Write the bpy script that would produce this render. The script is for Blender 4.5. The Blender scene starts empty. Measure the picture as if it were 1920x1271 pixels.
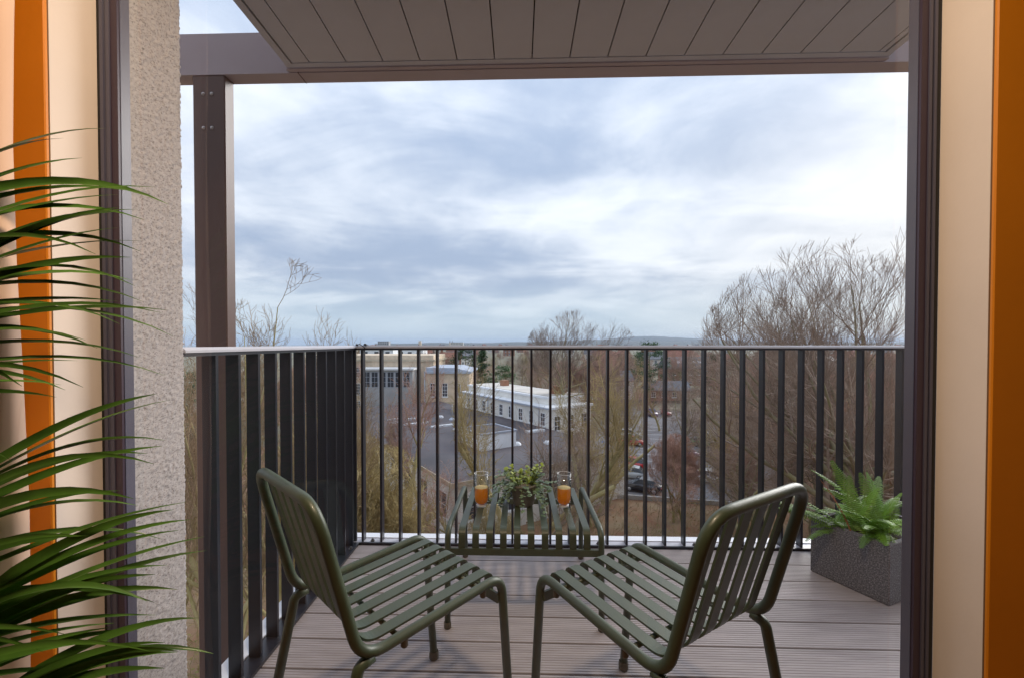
import bpy, math, random
from mathutils import Vector, Matrix
R = math.radians
SC = bpy.context.scene
COL = SC.collection

# ------------------------------------------------------------------ camera
EYE = 1.112
cd = bpy.data.cameras.new('camera')
cam = bpy.data.objects.new('camera', cd); COL.objects.link(cam)
cam.location = (0, 0, EYE)
cam.rotation_euler = (R(90 - 0.9), 0, R(1.73))
cd.sensor_fit = 'HORIZONTAL'; cd.sensor_width = 36.0
cd.lens = 826 / 1920 * 36.0
cd.shift_x = 12 / 1920; cd.shift_y = 21.5 / 1920
cd.clip_start = 0.02; cd.clip_end = 60000
SC.camera = cam

# ------------------------------------------------------------------ sky, sun, exposure
SUN_AZ, SUN_EL = R(48), R(24)
world = bpy.data.worlds.new('World'); SC.world = world; world.use_nodes = True

def build_world():
    nt = world.node_tree; N = nt.nodes; L = nt.links; N.clear()
    def n(t, **k):
        o = N.new(t)
        for a, b in k.items(): setattr(o, a, b)
        return o
    def math_(op, a, b=None, c=None, clamp=False):
        o = n('ShaderNodeMath', operation=op, use_clamp=clamp)
        for i, v in enumerate((a, b, c)):
            if v is None: continue
            if isinstance(v, (int, float)): o.inputs[i].default_value = v
            else: L.new(v, o.inputs[i])
        return o.outputs[0]
    def ramp(v, a, b):
        o = n('ShaderNodeMapRange', interpolation_type='SMOOTHSTEP')
        L.new(v, o.inputs[0]); o.inputs[1].default_value = a; o.inputs[2].default_value = b
        return o.outputs[0]
    def mix(f, a, b):
        o = n('ShaderNodeMix', data_type='RGBA')
        for s, v in ((0, f), (6, a), (7, b)):
            if isinstance(v, (int, float)): o.inputs[s].default_value = v
            elif isinstance(v, tuple): o.inputs[s].default_value = (*v, 1)
            else: L.new(v, o.inputs[s])
        return o.outputs[2]
    sky = n('ShaderNodeTexSky', sky_type='NISHITA', sun_disc=False)
    sky.sun_elevation = SUN_EL; sky.sun_rotation = SUN_AZ
    sky.air_density = 1.0; sky.dust_density = 0.6
    tc = n('ShaderNodeTexCoord')
    sep = n('ShaderNodeSeparateXYZ'); L.new(tc.outputs['Generated'], sep.inputs[0])
    x, y, z = sep.outputs
    zc = math_('MAXIMUM', z, 0.0)
    den = math_('ADD', zc, 0.16)
    u = math_('DIVIDE', x, den); v = math_('DIVIDE', y, den)
    def cloud(sx, sy, ox, oy, scale, detail, rough, dist=0.0):
        cb = n('ShaderNodeCombineXYZ')
        L.new(math_('MULTIPLY_ADD', u, sx, ox), cb.inputs[0]); L.new(math_('MULTIPLY_ADD', v, sy, oy), cb.inputs[1])
        t = n('ShaderNodeTexNoise'); L.new(cb.outputs[0], t.inputs['Vector'])
        t.inputs['Scale'].default_value = scale; t.inputs['Detail'].default_value = detail
        t.inputs['Roughness'].default_value = rough; t.inputs['Distortion'].default_value = dist
        return t.outputs[0]
    big = cloud(1.0, 1.0, CL[0], CL[1], 0.55, 3.0, 0.5, 0.5)
    mid = cloud(0.8, 1.1, CL[2], CL[3], 1.5, 7.0, 0.55, 0.6)
    fine = cloud(1.3, 0.8, 3.7, 1.9, 4.5, 6.0, 0.6, 0.3)
    s = math_('ADD', math_('MULTIPLY', big, 0.60), math_('MULTIPLY', mid, 0.50))
    s = math_('ADD', s, math_('MULTIPLY', fine, 0.12))          # about 0.61 in the mean
    ay = math_('DIVIDE', x, math_('MAXIMUM', math_('ABSOLUTE', y), 0.05))
    def bank(a0, aw, e0, ew, amt):
        qa = math_('POWER', math_('DIVIDE', math_('SUBTRACT', ay, a0), aw), 2.0)
        qe = math_('POWER', math_('DIVIDE', math_('SUBTRACT', z, e0), ew), 2.0)
        return math_('MULTIPLY', math_('POWER', 2.718, math_('MULTIPLY', math_('ADD', qa, qe), -1.0)), amt)
    for q in ((-0.28, 0.42, 0.185, 0.055, -0.105), (0.42, 0.42, 0.36, 0.11, -0.075), (-0.12, 0.26, 0.315, 0.05, 0.08), (-0.35, 0.5, 0.50, 0.08, 0.05)):
        s = math_('ADD', s, bank(*q))
    lo = ramp(s, 0.46, 0.78)                                    # 0 = thick grey cloud, 1 = thin bright cloud
    cl = mix(lo, (0.39, 0.48, 0.645), (0.90, 0.95, 1.03))
    # thinner, paler veil towards the horizon
    hz = ramp(z, 0.16, 0.015)
    cl = mix(math_('MULTIPLY', hz, 0.80), cl, (0.60, 0.74, 0.86))
    # the low sun behind the cloud brightens the veil around it
    sd = n('ShaderNodeVectorMath', operation='DOT_PRODUCT')
    L.new(tc.outputs['Generated'], sd.inputs[0])
    e, az = R(6), R(38)
    sd.inputs[1].default_value = (math.sin(az) * math.cos(e), math.cos(az) * math.cos(e), math.sin(e))
    glow = math_('POWER', math_('MAXIMUM', sd.outputs['Value'], 0.0), 22.0)
    cl = mix(math_('MULTIPLY', glow, 0.42, clamp=True), cl, (0.98, 0.95, 0.90))
    # Nishita blue shows faintly through the veil
    bs = n('ShaderNodeVectorMath', operation='SCALE'); L.new(sky.outputs[0], bs.inputs[0]); bs.inputs[3].default_value = 0.045
    out = mix(0.86, bs.outputs[0], cl)
    bg = n('ShaderNodeBackground'); L.new(out, bg.inputs[0]); L.new(math_('MULTIPLY', math_('MULTIPLY_ADD', zc, 0.7, 0.85), SKY), bg.inputs[1])
    ow = n('ShaderNodeOutputWorld'); L.new(bg.outputs[0], ow.inputs[0])
CL = (1.7, 3.4, 2.1, 0.6)
SKY = 0.63
build_world()

sl = bpy.data.lights.new('sun', 'SUN'); sl.energy = 1.5; sl.angle = R(35); sl.color = (1.0, 0.97, 0.93)
sun = bpy.data.objects.new('sun', sl); COL.objects.link(sun)
sdir = Vector((math.sin(SUN_AZ) * math.cos(SUN_EL), math.cos(SUN_AZ) * math.cos(SUN_EL), math.sin(SUN_EL)))
sun.rotation_euler = (-sdir).to_track_quat('-Z', 'Y').to_euler()
sun.location = sdir * 40

vs = SC.view_settings
vs.view_transform = 'Standard'; vs.look = 'None'; vs.gamma = 1.0; vs.exposure = 1.05; vs.use_curve_mapping = False
SC.cycles.use_denoising = True
SC.cycles.max_bounces = 10; SC.cycles.transparent_max_bounces = 24
SC.cycles.sample_clamp_indirect = 6.0
SC.cycles.caustics_reflective = False; SC.cycles.caustics_refractive = False

# ------------------------------------------------------------------ materials
MATS = {}
def mat(name, col, rough=0.6, metal=0.0, var=0.0, vscale=5.0, col2=None, bump=0.0, bscale=40.0, spec=0.5,
        coat=0.0, objvar=0.0, trans=0.0, detail=6.0, stretch=(1, 1, 1), lo=0.35, hi=0.65):
    m = bpy.data.materials.new(name); m.use_nodes = True; MATS[name] = m
    nt = m.node_tree; N = nt.nodes; L = nt.links
    b = N['Principled BSDF']
    b.inputs['Roughness'].default_value = rough; b.inputs['Metallic'].default_value = metal
    b.inputs['Specular IOR Level'].default_value = spec
    b.inputs['Coat Weight'].default_value = coat
    b.inputs['Base Color'].default_value = (*col, 1)
    if trans:
        b.inputs['Transmission Weight'].default_value = trans
    tc = N.new('ShaderNodeTexCoord'); mp = N.new('ShaderNodeMapping'); L.new(tc.outputs['Object'], mp.inputs[0])
    mp.inputs['Scale'].default_value = stretch
    src = None
    if var > 0 or col2:
        t = N.new('ShaderNodeTexNoise'); t.inputs['Scale'].default_value = vscale; t.inputs['Detail'].default_value = detail
        t.inputs['Roughness'].default_value = 0.6
        L.new(mp.outputs[0], t.inputs['Vector'])
        mr = N.new('ShaderNodeMapRange'); L.new(t.outputs[0], mr.inputs[0])
        mr.inputs[1].default_value = lo; mr.inputs[2].default_value = hi
        mx = N.new('ShaderNodeMix'); mx.data_type = 'RGBA'; L.new(mr.outputs[0], mx.inputs[0])
        if col2: a, c = col, col2
        else: a, c = tuple(v * (1 - var) for v in col), tuple(min(1, v * (1 + var)) for v in col)
        mx.inputs[6].default_value = (*a, 1); mx.inputs[7].default_value = (*c, 1)
        src = mx.outputs[2]
        rr = N.new('ShaderNodeMapRange'); L.new(t.outputs[0], rr.inputs[0])
        rr.inputs[3].default_value = max(0, rough - 0.08); rr.inputs[4].default_value = min(1, rough + 0.08)
        L.new(rr.outputs[0], b.inputs['Roughness'])
    if objvar > 0:
        oi = N.new('ShaderNodeObjectInfo'); hs = N.new('ShaderNodeHueSaturation')
        mr = N.new('ShaderNodeMapRange'); L.new(oi.outputs['Random'], mr.inputs[0])
        mr.inputs[3].default_value = 1 - objvar; mr.inputs[4].default_value = 1 + objvar
        L.new(mr.outputs[0], hs.inputs['Value'])
        if src: L.new(src, hs.inputs['Color'])
        else: hs.inputs['Color'].default_value = (*col, 1)
        src = hs.outputs[0]
    if src: L.new(src, b.inputs['Base Color'])
    if bump > 0:
        t2 = N.new('ShaderNodeTexNoise'); t2.inputs['Scale'].default_value = bscale; t2.inputs['Detail'].default_value = 4
        L.new(mp.outputs[0], t2.inputs['Vector'])
        bp = N.new('ShaderNodeBump'); bp.inputs['Strength'].default_value = bump; bp.inputs['Distance'].default_value = 0.01
        L.new(t2.outputs[0], bp.inputs['Height']); L.new(bp.outputs[0], b.inputs['Normal'])
    return m

def glass_mat(name, tint=(1, 1, 1), f0=0.05):
    m = bpy.data.materials.new(name); m.use_nodes = True; MATS[name] = m
    nt = m.node_tree; N = nt.nodes; L = nt.links; N.clear()
    lw = N.new('ShaderNodeLayerWeight'); lw.inputs['Blend'].default_value = 0.5
    p = N.new('ShaderNodeMath'); p.operation = 'POWER'; L.new(lw.outputs['Facing'], p.inputs[0]); p.inputs[1].default_value = 5
    ma = N.new('ShaderNodeMath'); ma.operation = 'MULTIPLY_ADD'; L.new(p.outputs[0], ma.inputs[0])
    ma.inputs[1].default_value = 1 - f0; ma.inputs[2].default_value = f0
    tr = N.new('ShaderNodeBsdfTransparent'); tr.inputs[0].default_value = (*tint, 1)
    gl = N.new('ShaderNodeBsdfGlossy'); gl.inputs['Roughness'].default_value = 0.0
    mx = N.new('ShaderNodeMixShader'); L.new(ma.outputs[0], mx.inputs[0]); L.new(tr.outputs[0], mx.inputs[1]); L.new(gl.outputs[0], mx.inputs[2])
    o = N.new('ShaderNodeOutputMaterial'); L.new(mx.outputs[0], o.inputs[0])
    return m

def emit_mat(name, col, s):
    m = bpy.data.materials.new(name); m.use_nodes = True; MATS[name] = m
    b = m.node_tree.nodes['Principled BSDF']
    b.inputs['Emission Color'].default_value = (*col, 1); b.inputs['Emission Strength'].default_value = s
    b.inputs['Base Color'].default_value = (*col, 1)
    return m

# ------------------------------------------------------------------ mesh builder
class MB:
    def __init__(s): s.v = []; s.f = []; s.sm = []
    def add(s, vs, fs, smooth=False):
        o = len(s.v); s.v.extend(vs); s.f.extend([tuple(i + o for i in f) for f in fs]); s.sm.extend([smooth] * len(fs)); return s
    def box(s, x0, x1, y0, y1, z0, z1, M=None, ch=0.0):
        if ch > 0:
            pts = [(x0 + ch, y0), (x1 - ch, y0), (x1, y0 + ch), (x1, y1 - ch), (x1 - ch, y1), (x0 + ch, y1), (x0, y1 - ch), (x0, y0 + ch)]
            return s.prism(pts, z0, z1, M)
        vs = [Vector((x, y, z)) for z in (z0, z1) for (x, y) in ((x0, y0), (x1, y0), (x1, y1), (x0, y1))]
        if M: vs = [M @ v for v in vs]
        return s.add(vs, [(3, 2, 1, 0), (4, 5, 6, 7), (0, 1, 5, 4), (1, 2, 6, 5), (2, 3, 7, 6), (3, 0, 4, 7)])
    def prism(s, pts, z0, z1, M=None, axis='z'):
        n = len(pts)
        def P(a, b, c):
            v = {'z': Vector((a, b, c)), 'x': Vector((c, a, b)), 'y': Vector((a, c, b))}[axis]
            return M @ v if M else v
        vs = [P(a, b, z0) for a, b in pts] + [P(a, b, z1) for a, b in pts]
        fs = [tuple(range(n - 1, -1, -1)), tuple(range(n, 2 * n))] + [(i, (i + 1) % n, n + (i + 1) % n, n + i) for i in range(n)]
        return s.add(vs, fs)
    def tube(s, pts, r, sides=8, cap=True, smooth=True):
        pts = [Vector(p) for p in pts]; n = len(pts)
        rs = r if isinstance(r, (list, tuple)) else [r] * n
        t = (pts[1] - pts[0]).normalized()
        ref = Vector((0, 0, 1)) if abs(t.z) < 0.9 else Vector((1, 0, 0))
        a = t.cross(ref).normalized()
        vs = []
        for i, p in enumerate(pts):
            if i == 0: d = pts[1] - p
            elif i == n - 1: d = p - pts[i - 1]
            else: d = (pts[i + 1] - p).normalized() + (p - pts[i - 1]).normalized()
            d.normalize()
            a = (a - d * a.dot(d)); a.normalize(); b = d.cross(a)
            for k in range(sides):
                w = 2 * math.pi * k / sides
                vs.append(p + (a * math.cos(w) + b * math.sin(w)) * rs[i])
        fs = [(i * sides + k, i * sides + (k + 1) % sides, (i + 1) * sides + (k + 1) % sides, (i + 1) * sides + k)
              for i in range(n - 1) for k in range(sides)]
        s.add(vs, fs, smooth)
        if cap:
            o = len(s.v) - len(vs)
            s.f.append(tuple(o + k for k in range(sides - 1, -1, -1))); s.sm.append(False)
            s.f.append(tuple(o + (n - 1) * sides + k for k in range(sides))); s.sm.append(False)
        return s
    def lathe(s, prof, c=(0, 0, 0), seg=24, smooth=True, axis='z'):
        vs = []; n = len(prof)
        for k in range(seg):
            w = 2 * math.pi * k / seg
            for r, z in prof:
                p = (r * math.cos(w), r * math.sin(w), z)
                if axis == 'y': p = (p[0], p[2], p[1])
                if axis == 'x': p = (p[2], p[0], p[1])
                vs.append(Vector(p) + Vector(c))
        fs = [(k * n + i, ((k + 1) % seg) * n + i, ((k + 1) % seg) * n + i + 1, k * n + i + 1) for k in range(seg) for i in range(n - 1)]
        return s.add(vs, fs, smooth)
    def strip(s, path, w, th, lat=Vector((1, 0, 0)), lo=0.0):
        """flat bar: path points, width along lat, thickness th along the path normal"""
        path = [Vector(p) for p in path]; n = len(path); vs = []
        for i, p in enumerate(path):
            d = (path[min(i + 1, n - 1)] - path[max(i - 1, 0)]).normalized()
            nn = lat.cross(d).normalized()
            for a, b in ((-1, -1), (1, -1), (1, 1), (-1, 1)):
                vs.append(p + lat * (a * w / 2) + nn * (b * th / 2))
        fs = [(i * 4 + k, i * 4 + (k + 1) % 4, i * 4 + 4 + (k + 1) % 4, i * 4 + 4 + k) for i in range(n - 1) for k in range(4)]
        fs += [(3, 2, 1, 0), tuple(4 * (n - 1) + k for k in range(4))]
        return s.add(vs, fs)
    def mesh(s, name, mat_, off=None):
        me = bpy.data.meshes.new(name)
        vs = [tuple(Vector(v) - off) for v in s.v] if off is not None else [tuple(v) for v in s.v]
        me.from_pydata(vs, [], s.f)
        me.polygons.foreach_set('use_smooth', s.sm)
        if mat_ is not None: me.materials.append(MATS[mat_] if isinstance(mat_, str) else mat_)
        me.update(); return me

def tag(o, label=None, cat=None, group=None, kind=None):
    if label: o['label'] = label
    if cat: o['category'] = cat
    if group: o['group'] = group
    if kind: o['kind'] = kind
    return o
def thing(name, loc=(0, 0, 0), rz=0.0, label=None, cat=None, group=None, kind=None):
    o = bpy.data.objects.new(name, None); COL.objects.link(o); o.location = loc; o.rotation_euler = (0, 0, rz)
    o.empty_display_size = 0.1
    return tag(o, label, cat, group, kind)
def wloc(o):
    v = Vector(o.location)
    while o.parent: o = o.parent; v += Vector(o.location)
    return v
def part(name, mb, m, parent=None, local=False, label=None, cat=None, group=None, kind=None):
    """link a mesh; builder coordinates are world ones unless local (then they are the parent's)"""
    off = None if (parent is None or local) else wloc(parent)
    o = bpy.data.objects.new(name, mb.mesh(name, m, off)); COL.objects.link(o); o.parent = parent
    return tag(o, label, cat, group, kind)
def share(name, me, parent, loc=(0, 0, 0), rot=(0, 0, 0), sc=(1, 1, 1), kind=None):
    o = bpy.data.objects.new(name, me); COL.objects.link(o); o.parent = parent
    o.location = loc; o.rotation_euler = rot; o.scale = sc
    if kind: o['kind'] = kind
    return o
def fillet(pts, rad, n=6):
    pts = [Vector(p) for p in pts]; out = [pts[0]]
    rads = rad if isinstance(rad, (list, tuple)) else [rad] * (len(pts) - 2)
    for i in range(1, len(pts) - 1):
        a = (pts[i - 1] - pts[i]); b = (pts[i + 1] - pts[i])
        la, lb = a.length, b.length; a.normalize(); b.normalize()
        ang = a.angle(b); t = min(rads[i - 1] / math.tan(ang / 2), la * 0.49, lb * 0.49)
        p0 = pts[i] + a * t; p1 = pts[i] + b * t
        for k in range(n + 1):
            q = k / n
            out.append(p0 * (1 - q) ** 2 + pts[i] * 2 * q * (1 - q) + p1 * q * q)
    out.append(pts[-1]); return out

# ------------------------------------------------------------------ palette
mat('deck', (0.405, 0.372, 0.388), 0.55, var=0.14, vscale=3.0, objvar=0.11, stretch=(1, 8, 8), bump=0.05, bscale=120)
mat('soffit', (0.51, 0.505, 0.54), 0.45, var=0.05, vscale=2.0)
mat('beam_paint', (0.42, 0.355, 0.375), 0.35, var=0.05, vscale=2.0, coat=0.1)
mat('post_paint', (0.115, 0.068, 0.058), 0.35, var=0.10, vscale=3.0, stretch=(1, 1, 0.2))
mat('rail_paint', (0.018, 0.021, 0.032), 0.34, var=0.12, vscale=6.0, stretch=(1, 1, 0.2))
mat('rail_top', (0.50, 0.51, 0.58), 0.38, var=0.06, vscale=4.0)
mat('capping', (0.78, 0.80, 0.86), 0.35, var=0.05, vscale=5.0)
mat('bolt', (0.05, 0.05, 0.06), 0.4)
mat('rivet', (0.5, 0.46, 0.44), 0.3, metal=0.8)
mat('frame', (0.085, 0.085, 0.130), 0.35, var=0.06, vscale=4.0)
mat('frame_room_tint', (0.048, 0.030, 0.052), 0.4)  # same frame, with the warm room light on its face put into the colour
mat('gasket', (0.012, 0.012, 0.014), 0.6)
mat('cream', (0.78, 0.68, 0.61), 0.55, var=0.03, vscale=3.0, bump=0.03, bscale=60)
mat('plaster', (0.30, 0.225, 0.16), 0.7, var=0.03, vscale=2.0)
mat('orange', (0.70, 0.235, 0.006), 0.5, var=0.05, vscale=2.5, bump=0.03, bscale=80)
mat('curtain', (0.80, 0.56, 0.43), 0.9, var=0.04, vscale=3.0)
mat('floor_wood', (0.26, 0.15, 0.08), 0.4, var=0.25, vscale=3.0, stretch=(8, 1, 1))
mat('roughcast', (0.43, 0.405, 0.41), 0.9, col2=(0.10, 0.09, 0.092), vscale=250.0, detail=3.0, lo=0.50, hi=0.74, stretch=(1, 0.8, 1.3))
mat('chair', (0.047, 0.066, 0.036), 0.44, var=0.14, vscale=14.0, coat=0.06, spec=0.6, bump=0.05, bscale=900)
mat('foot', (0.10, 0.085, 0.06), 0.6)
mat('granite', (0.10, 0.098, 0.106), 0.75, col2=(0.36, 0.35, 0.37), vscale=170.0, detail=2.0, bump=0.25, bscale=200, lo=0.45, hi=0.75)
mat('soil', (0.035, 0.025, 0.018), 0.95, var=0.3, vscale=60, bump=0.5, bscale=90)
mat('fern', (0.135, 0.275, 0.02), 0.45, var=0.25, vscale=9.0, objvar=0.30)
mat('fern_pale', (0.22, 0.36, 0.10), 0.5, var=0.2, vscale=9.0)
mat('fern_brown', (0.28, 0.09, 0.03), 0.7)
mat('palm', (0.06, 0.14, 0.02), 0.35, var=0.25, vscale=8.0, objvar=0.35)
mat('palm_stem', (0.16, 0.17, 0.04), 0.5, var=0.2)
mat('euca', (0.11, 0.20, 0.085), 0.5, col2=(0.24, 0.33, 0.21), vscale=22.0)
mat('euca_new', (0.34, 0.43, 0.05), 0.5, var=0.2, vscale=30)
mat('pot', (0.21, 0.19, 0.15), 0.85, var=0.2, vscale=30, bump=0.3, bscale=60)
mat('juice', (1.0, 0.42, 0.002), 0.35, var=0.04, vscale=20)
jn = MATS['juice'].node_tree; jp = jn.nodes['Principled BSDF']
jt = jn.nodes.new('ShaderNodeBsdfTranslucent'); jt.inputs[0].default_value = (1.0, 0.50, 0.01, 1)
jx = jn.nodes.new('ShaderNodeMixShader'); jx.inputs[0].default_value = 0.6
jn.links.new(jp.outputs[0], jx.inputs[1]); jn.links.new(jt.outputs[0], jx.inputs[2])
jn.links.new(jx.outputs[0], [n_ for n_ in jn.nodes if n_.type == 'OUTPUT_MATERIAL'][0].inputs[0])
mat('foam', (0.96, 0.72, 0.28), 0.6)
glass_mat('pane', (0.985, 0.985, 0.98), 0.05)
glass_mat('tumbler', (0.99, 0.99, 0.99), 0.05)
mat('bright_glass', (0.85, 0.87, 0.88), 0.08, coat=0.5)  # opaque pale colour, the bright highlight of the rim painted in
mat('slab', (0.40, 0.39, 0.38), 0.9, var=0.1, vscale=2)

# ------------------------------------------------------------------ balcony: deck
deck = thing('deck', (0, 0, 0), kind='structure')
def deck_board_mesh():
    w, ng = 0.1475, 12; pts = []
    pitch = w / ng
    for i in range(ng):
        a = -w / 2 + i * pitch
        pts += [(a + 0.0008, -0.0016), (a + 0.0022, 0.0), (a + pitch - 0.0022, 0.0), (a + pitch - 0.0008, -0.0016)]
    pts = [(p[0], p[1]) for p in pts]
    pts = [(-w / 2, -0.022)] + pts + [(w / 2, -0.022)]
    pts = pts[::-1]
    mb = MB(); mb.prism(pts, -1.62, 1.62, axis='x')
    return mb.mesh('deck_board', 'deck')
dbm = deck_board_mesh()
yb = 2.395
k = 0
while yb > 1.02:
    o = share('deck_board', dbm, deck, (0.73, yb - 0.0745, 0.0)); yb -= 0.1545; k += 1
part('slab', MB().box(-0.98, 2.42, 1.16, 2.47, -0.30, -0.03), 'slab', None, kind='structure')

# ------------------------------------------------------------------ balcony: railing
rail = thing('balcony_railing', (-0.93, 2.44, 0), label='black metal balcony railing with flat upright bars around the deck', cat='railing')
XL, YF, XE = -0.931, 2.445, 2.36
TOPZ = 1.102
# light satin handrail with a sloped inner edge, dark bar beneath
mb = MB()
prof = [(-0.026, 1.087), (-0.026, 1.094), (-0.016, 1.102), (0.026, 1.102), (0.026, 1.087)]
mb.prism([(YF + a, z) for a, z in prof], XL - 0.026, XE, axis='x')
part('top_rail', mb, 'rail_top', rail)
mb = MB()
prof2 = [(XL - a, z) for a, z in prof]
mb.prism(prof2[::-1], 1.17, YF - 0.0262, axis='y')
part('top_rail', mb, 'rail_top', rail)
part('under_rail', MB().box(XL - 0.022, XE, YF - 0.022, YF + 0.022, 1.0765, 1.0868), 'rail_paint', rail)
part('under_rail', MB().box(XL - 0.022, XL + 0.022, 1.17, YF - 0.0225, 1.0765, 1.0868), 'rail_paint', rail)
bar_f = MB().box(-0.006, 0.006, -0.0205, 0.0205, 0.006, 1.0762).mesh('baluster', 'rail_paint')
bar_s = MB().box(-0.0215, 0.0215, -0.006, 0.006, 0.006, 1.0762).mesh('baluster', 'rail_paint')
base = wloc(rail)
x = -0.874
while x < XE - 0.02:
    share('baluster', bar_f, rail, Vector((x, YF, 0)) - base); x += 0.1048
y = 2.378
while y > 1.2:
    share('baluster', bar_s, rail, Vector((XL, y, 0)) - base); y -= 0.1078
# corner bar pair
share('baluster', bar_s, rail, Vector((XL, 2.434, 0)) - base)
# return of the railing at the right end
XR = XE - 0.026
y = 2.34
while y > 1.2:
    share('baluster', bar_s, rail, Vector((XR, y, 0)) - base); y -= 0.1078
mb = MB(); mb.prism([(XR + a, z) for a, z in prof], 1.17, YF - 0.0262, axis='y'); part('top_rail', mb, 'rail_top', rail)
part('under_rail', MB().box(XR - 0.022, XR + 0.022, 1.17, YF - 0.0225, 1.0765, 1.0868), 'rail_paint', rail)
part('base_plate', MB().box(XR - 0.026, XR + 0.026, 1.17, YF - 0.0305, -0.004, 0.006), 'rail_paint', rail)
# base plate, dark inner lip, pale capping outside
part('base_plate', MB().box(XL - 0.028, XE, YF - 0.030, YF + 0.026, -0.004, 0.006), 'rail_top', rail)
part('base_plate', MB().box(XL - 0.028, XL + 0.034, 1.17, YF - 0.0305, -0.004, 0.006), 'rail_paint', rail)
part('edge_lip', MB().box(XL + 0.046, XE, YF - 0.046, YF - 0.034, -0.03, 0.012), 'rail_paint', rail)
part('edge_lip', MB().box(XL + 0.034, XL + 0.046, 1.17, YF - 0.0465, -0.03, 0.012), 'rail_paint', rail)
part('edge_capping', MB().box(XL - 0.09, XE, YF + 0.0265, YF + 0.085, -0.05, 0.010), 'capping', rail)
part('edge_capping', MB().box(XL - 0.09, XL - 0.0285, 1.17, YF + 0.0262, -0.05, 0.010), 'capping', rail)
bolt = MB().lathe([(0, 0.014), (0.006, 0.014), (0.0075, 0.010), (0.0075, 0.005), (0.012, 0.0045), (0.012, 0.0)], seg=10).mesh('bolt', 'bolt')
for bx in (-0.82, -0.295, 0.44, 0.965, 1.49, 2.02): share('bolt', bolt, rail, Vector((bx, YF - 0.012, 0.006)) - base)
for by in (1.40, 1.72, 2.04, 2.33): share('bolt', bolt, rail, Vector((XL + 0.026, by, 0.006)) - base)
# small wire tie and clip left on the handrail
tie = thing('cable_clip', (-0.875, 2.42, TOPZ), label='small black cable clip tied on the handrail near the corner', cat='clip')
mb = MB().tube([(-0.905, 2.42, 1.106), (-0.885, 2.425, 1.109), (-0.862, 2.42, 1.096), (-0.848, 2.415, 1.082)], 0.0022, 6)
part('wire', mb, 'gasket', tie)
part('clip', MB().lathe([(0, 0.010), (0.007, 0.008), (0.010, 0.0), (0.007, -0.002), (0, -0.002)], (-0.852, 2.418, 1.103), seg=10), 'gasket', tie)
part('clip', MB().lathe([(0, 0.008), (0.006, 0.006), (0.008, 0.0), (0.006, -0.002), (0, -0.002)], (-0.898, 2.418, 1.103), seg=10), 'gasket', tie)

# ------------------------------------------------------------------ balcony: roof, beam, post
BZ = 2.652
beam = thing('steel_beam', (-1.8, 2.55, BZ), label='mauve grey painted steel beam running across above the railing', cat='beam')
part('web', MB().box(-3.2, 3.4, 2.500, 2.598, BZ, BZ + 0.233), 'beam_paint', beam)
part('joint_cover', MB().box(-1.262, -1.256, 2.4985, 2.5995, BZ - 0.0015, BZ + 0.12), 'post_paint', beam)
post = thing('steel_post', (-1.785, 2.54, -15), label='brown steel post with four round bolts carrying the beam', cat='post')
part('shaft', MB().box(-1.881, -1.691, 2.505, 2.590, -15, BZ - 0.001, ch=0.006), 'post_paint', post)
rv = MB().lathe([(0, -0.008), (0.006, -0.007), (0.0105, -0.002), (0.0105, 0.001)], seg=14, axis='y').mesh('bolt', 'rivet')
for bx in (-1.817, -1.767):
    for bz in (2.546, 2.352): share('bolt', rv, post, Vector((bx, 2.505, bz)) - wloc(post))

roof = thing('balcony_roof', (0.3, 1.8, 2.66), label='grey brown boarded balcony roof with edge trim, seen from below', cat='roof')
tilt = Matrix.Translation((0, 2.47, 2.668)) @ Matrix.Rotation(R(-1.2), 4, 'X')
X0, X1 = -1.262, 1.955
sb = MB().box(-0.1, 0.1, -1.35, -0.035, 0.0, 0.02)
nb = 16; pw = 0.2055
xs = X0
brd = {}
i = 0
while xs < X1 - 0.01:
    w = min(pw, X1 - xs) if i else 0.10
    wk = round(w, 3)
    if wk not in brd:
        g = 0.0032
        brd[wk] = MB().box(g, w - g, -1.36, -0.036, 0.0, 0.02).mesh('soffit_board', 'soffit')
    o = share('soffit_board', brd[wk], roof); o.matrix_local = Matrix.Translation(-wloc(roof)) @ tilt @ Matrix.Translation((xs, 0, 0))
    xs += w; i += 1
def rpart(name, b, m): 
    o = part(name, b, m, roof, local=True); o.matrix_local = Matrix.Translation(-wloc(roof)) @ tilt
rpart('backing', MB().box(X0, X1, -1.37, -0.03, 0.0225, 0.16), 'gasket')
rpart('front_trim', MB().box(X0 - 0.045, X1 + 0.045, -0.0335, 0.0, -0.004, 0.17), 'soffit')
rpart('front_trim', MB().box(X0 - 0.052, X1 + 0.052, 0.0005, 0.026, -0.012, 0.19), 'beam_paint')
rpart('side_trim', MB().box(X0 - 0.040, X0 - 0.004, -1.37, -0.034, -0.006, 0.17), 'soffit')
rpart('side_trim', MB().box(X1 + 0.004, X1 + 0.040, -1.37, -0.034, -0.006, 0.17), 'soffit')
rpart('roof_deck', MB().box(X0 - 0.07, X1 + 0.07, -1.37, 0.03, 0.195, 0.25), 'beam_paint')

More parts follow.
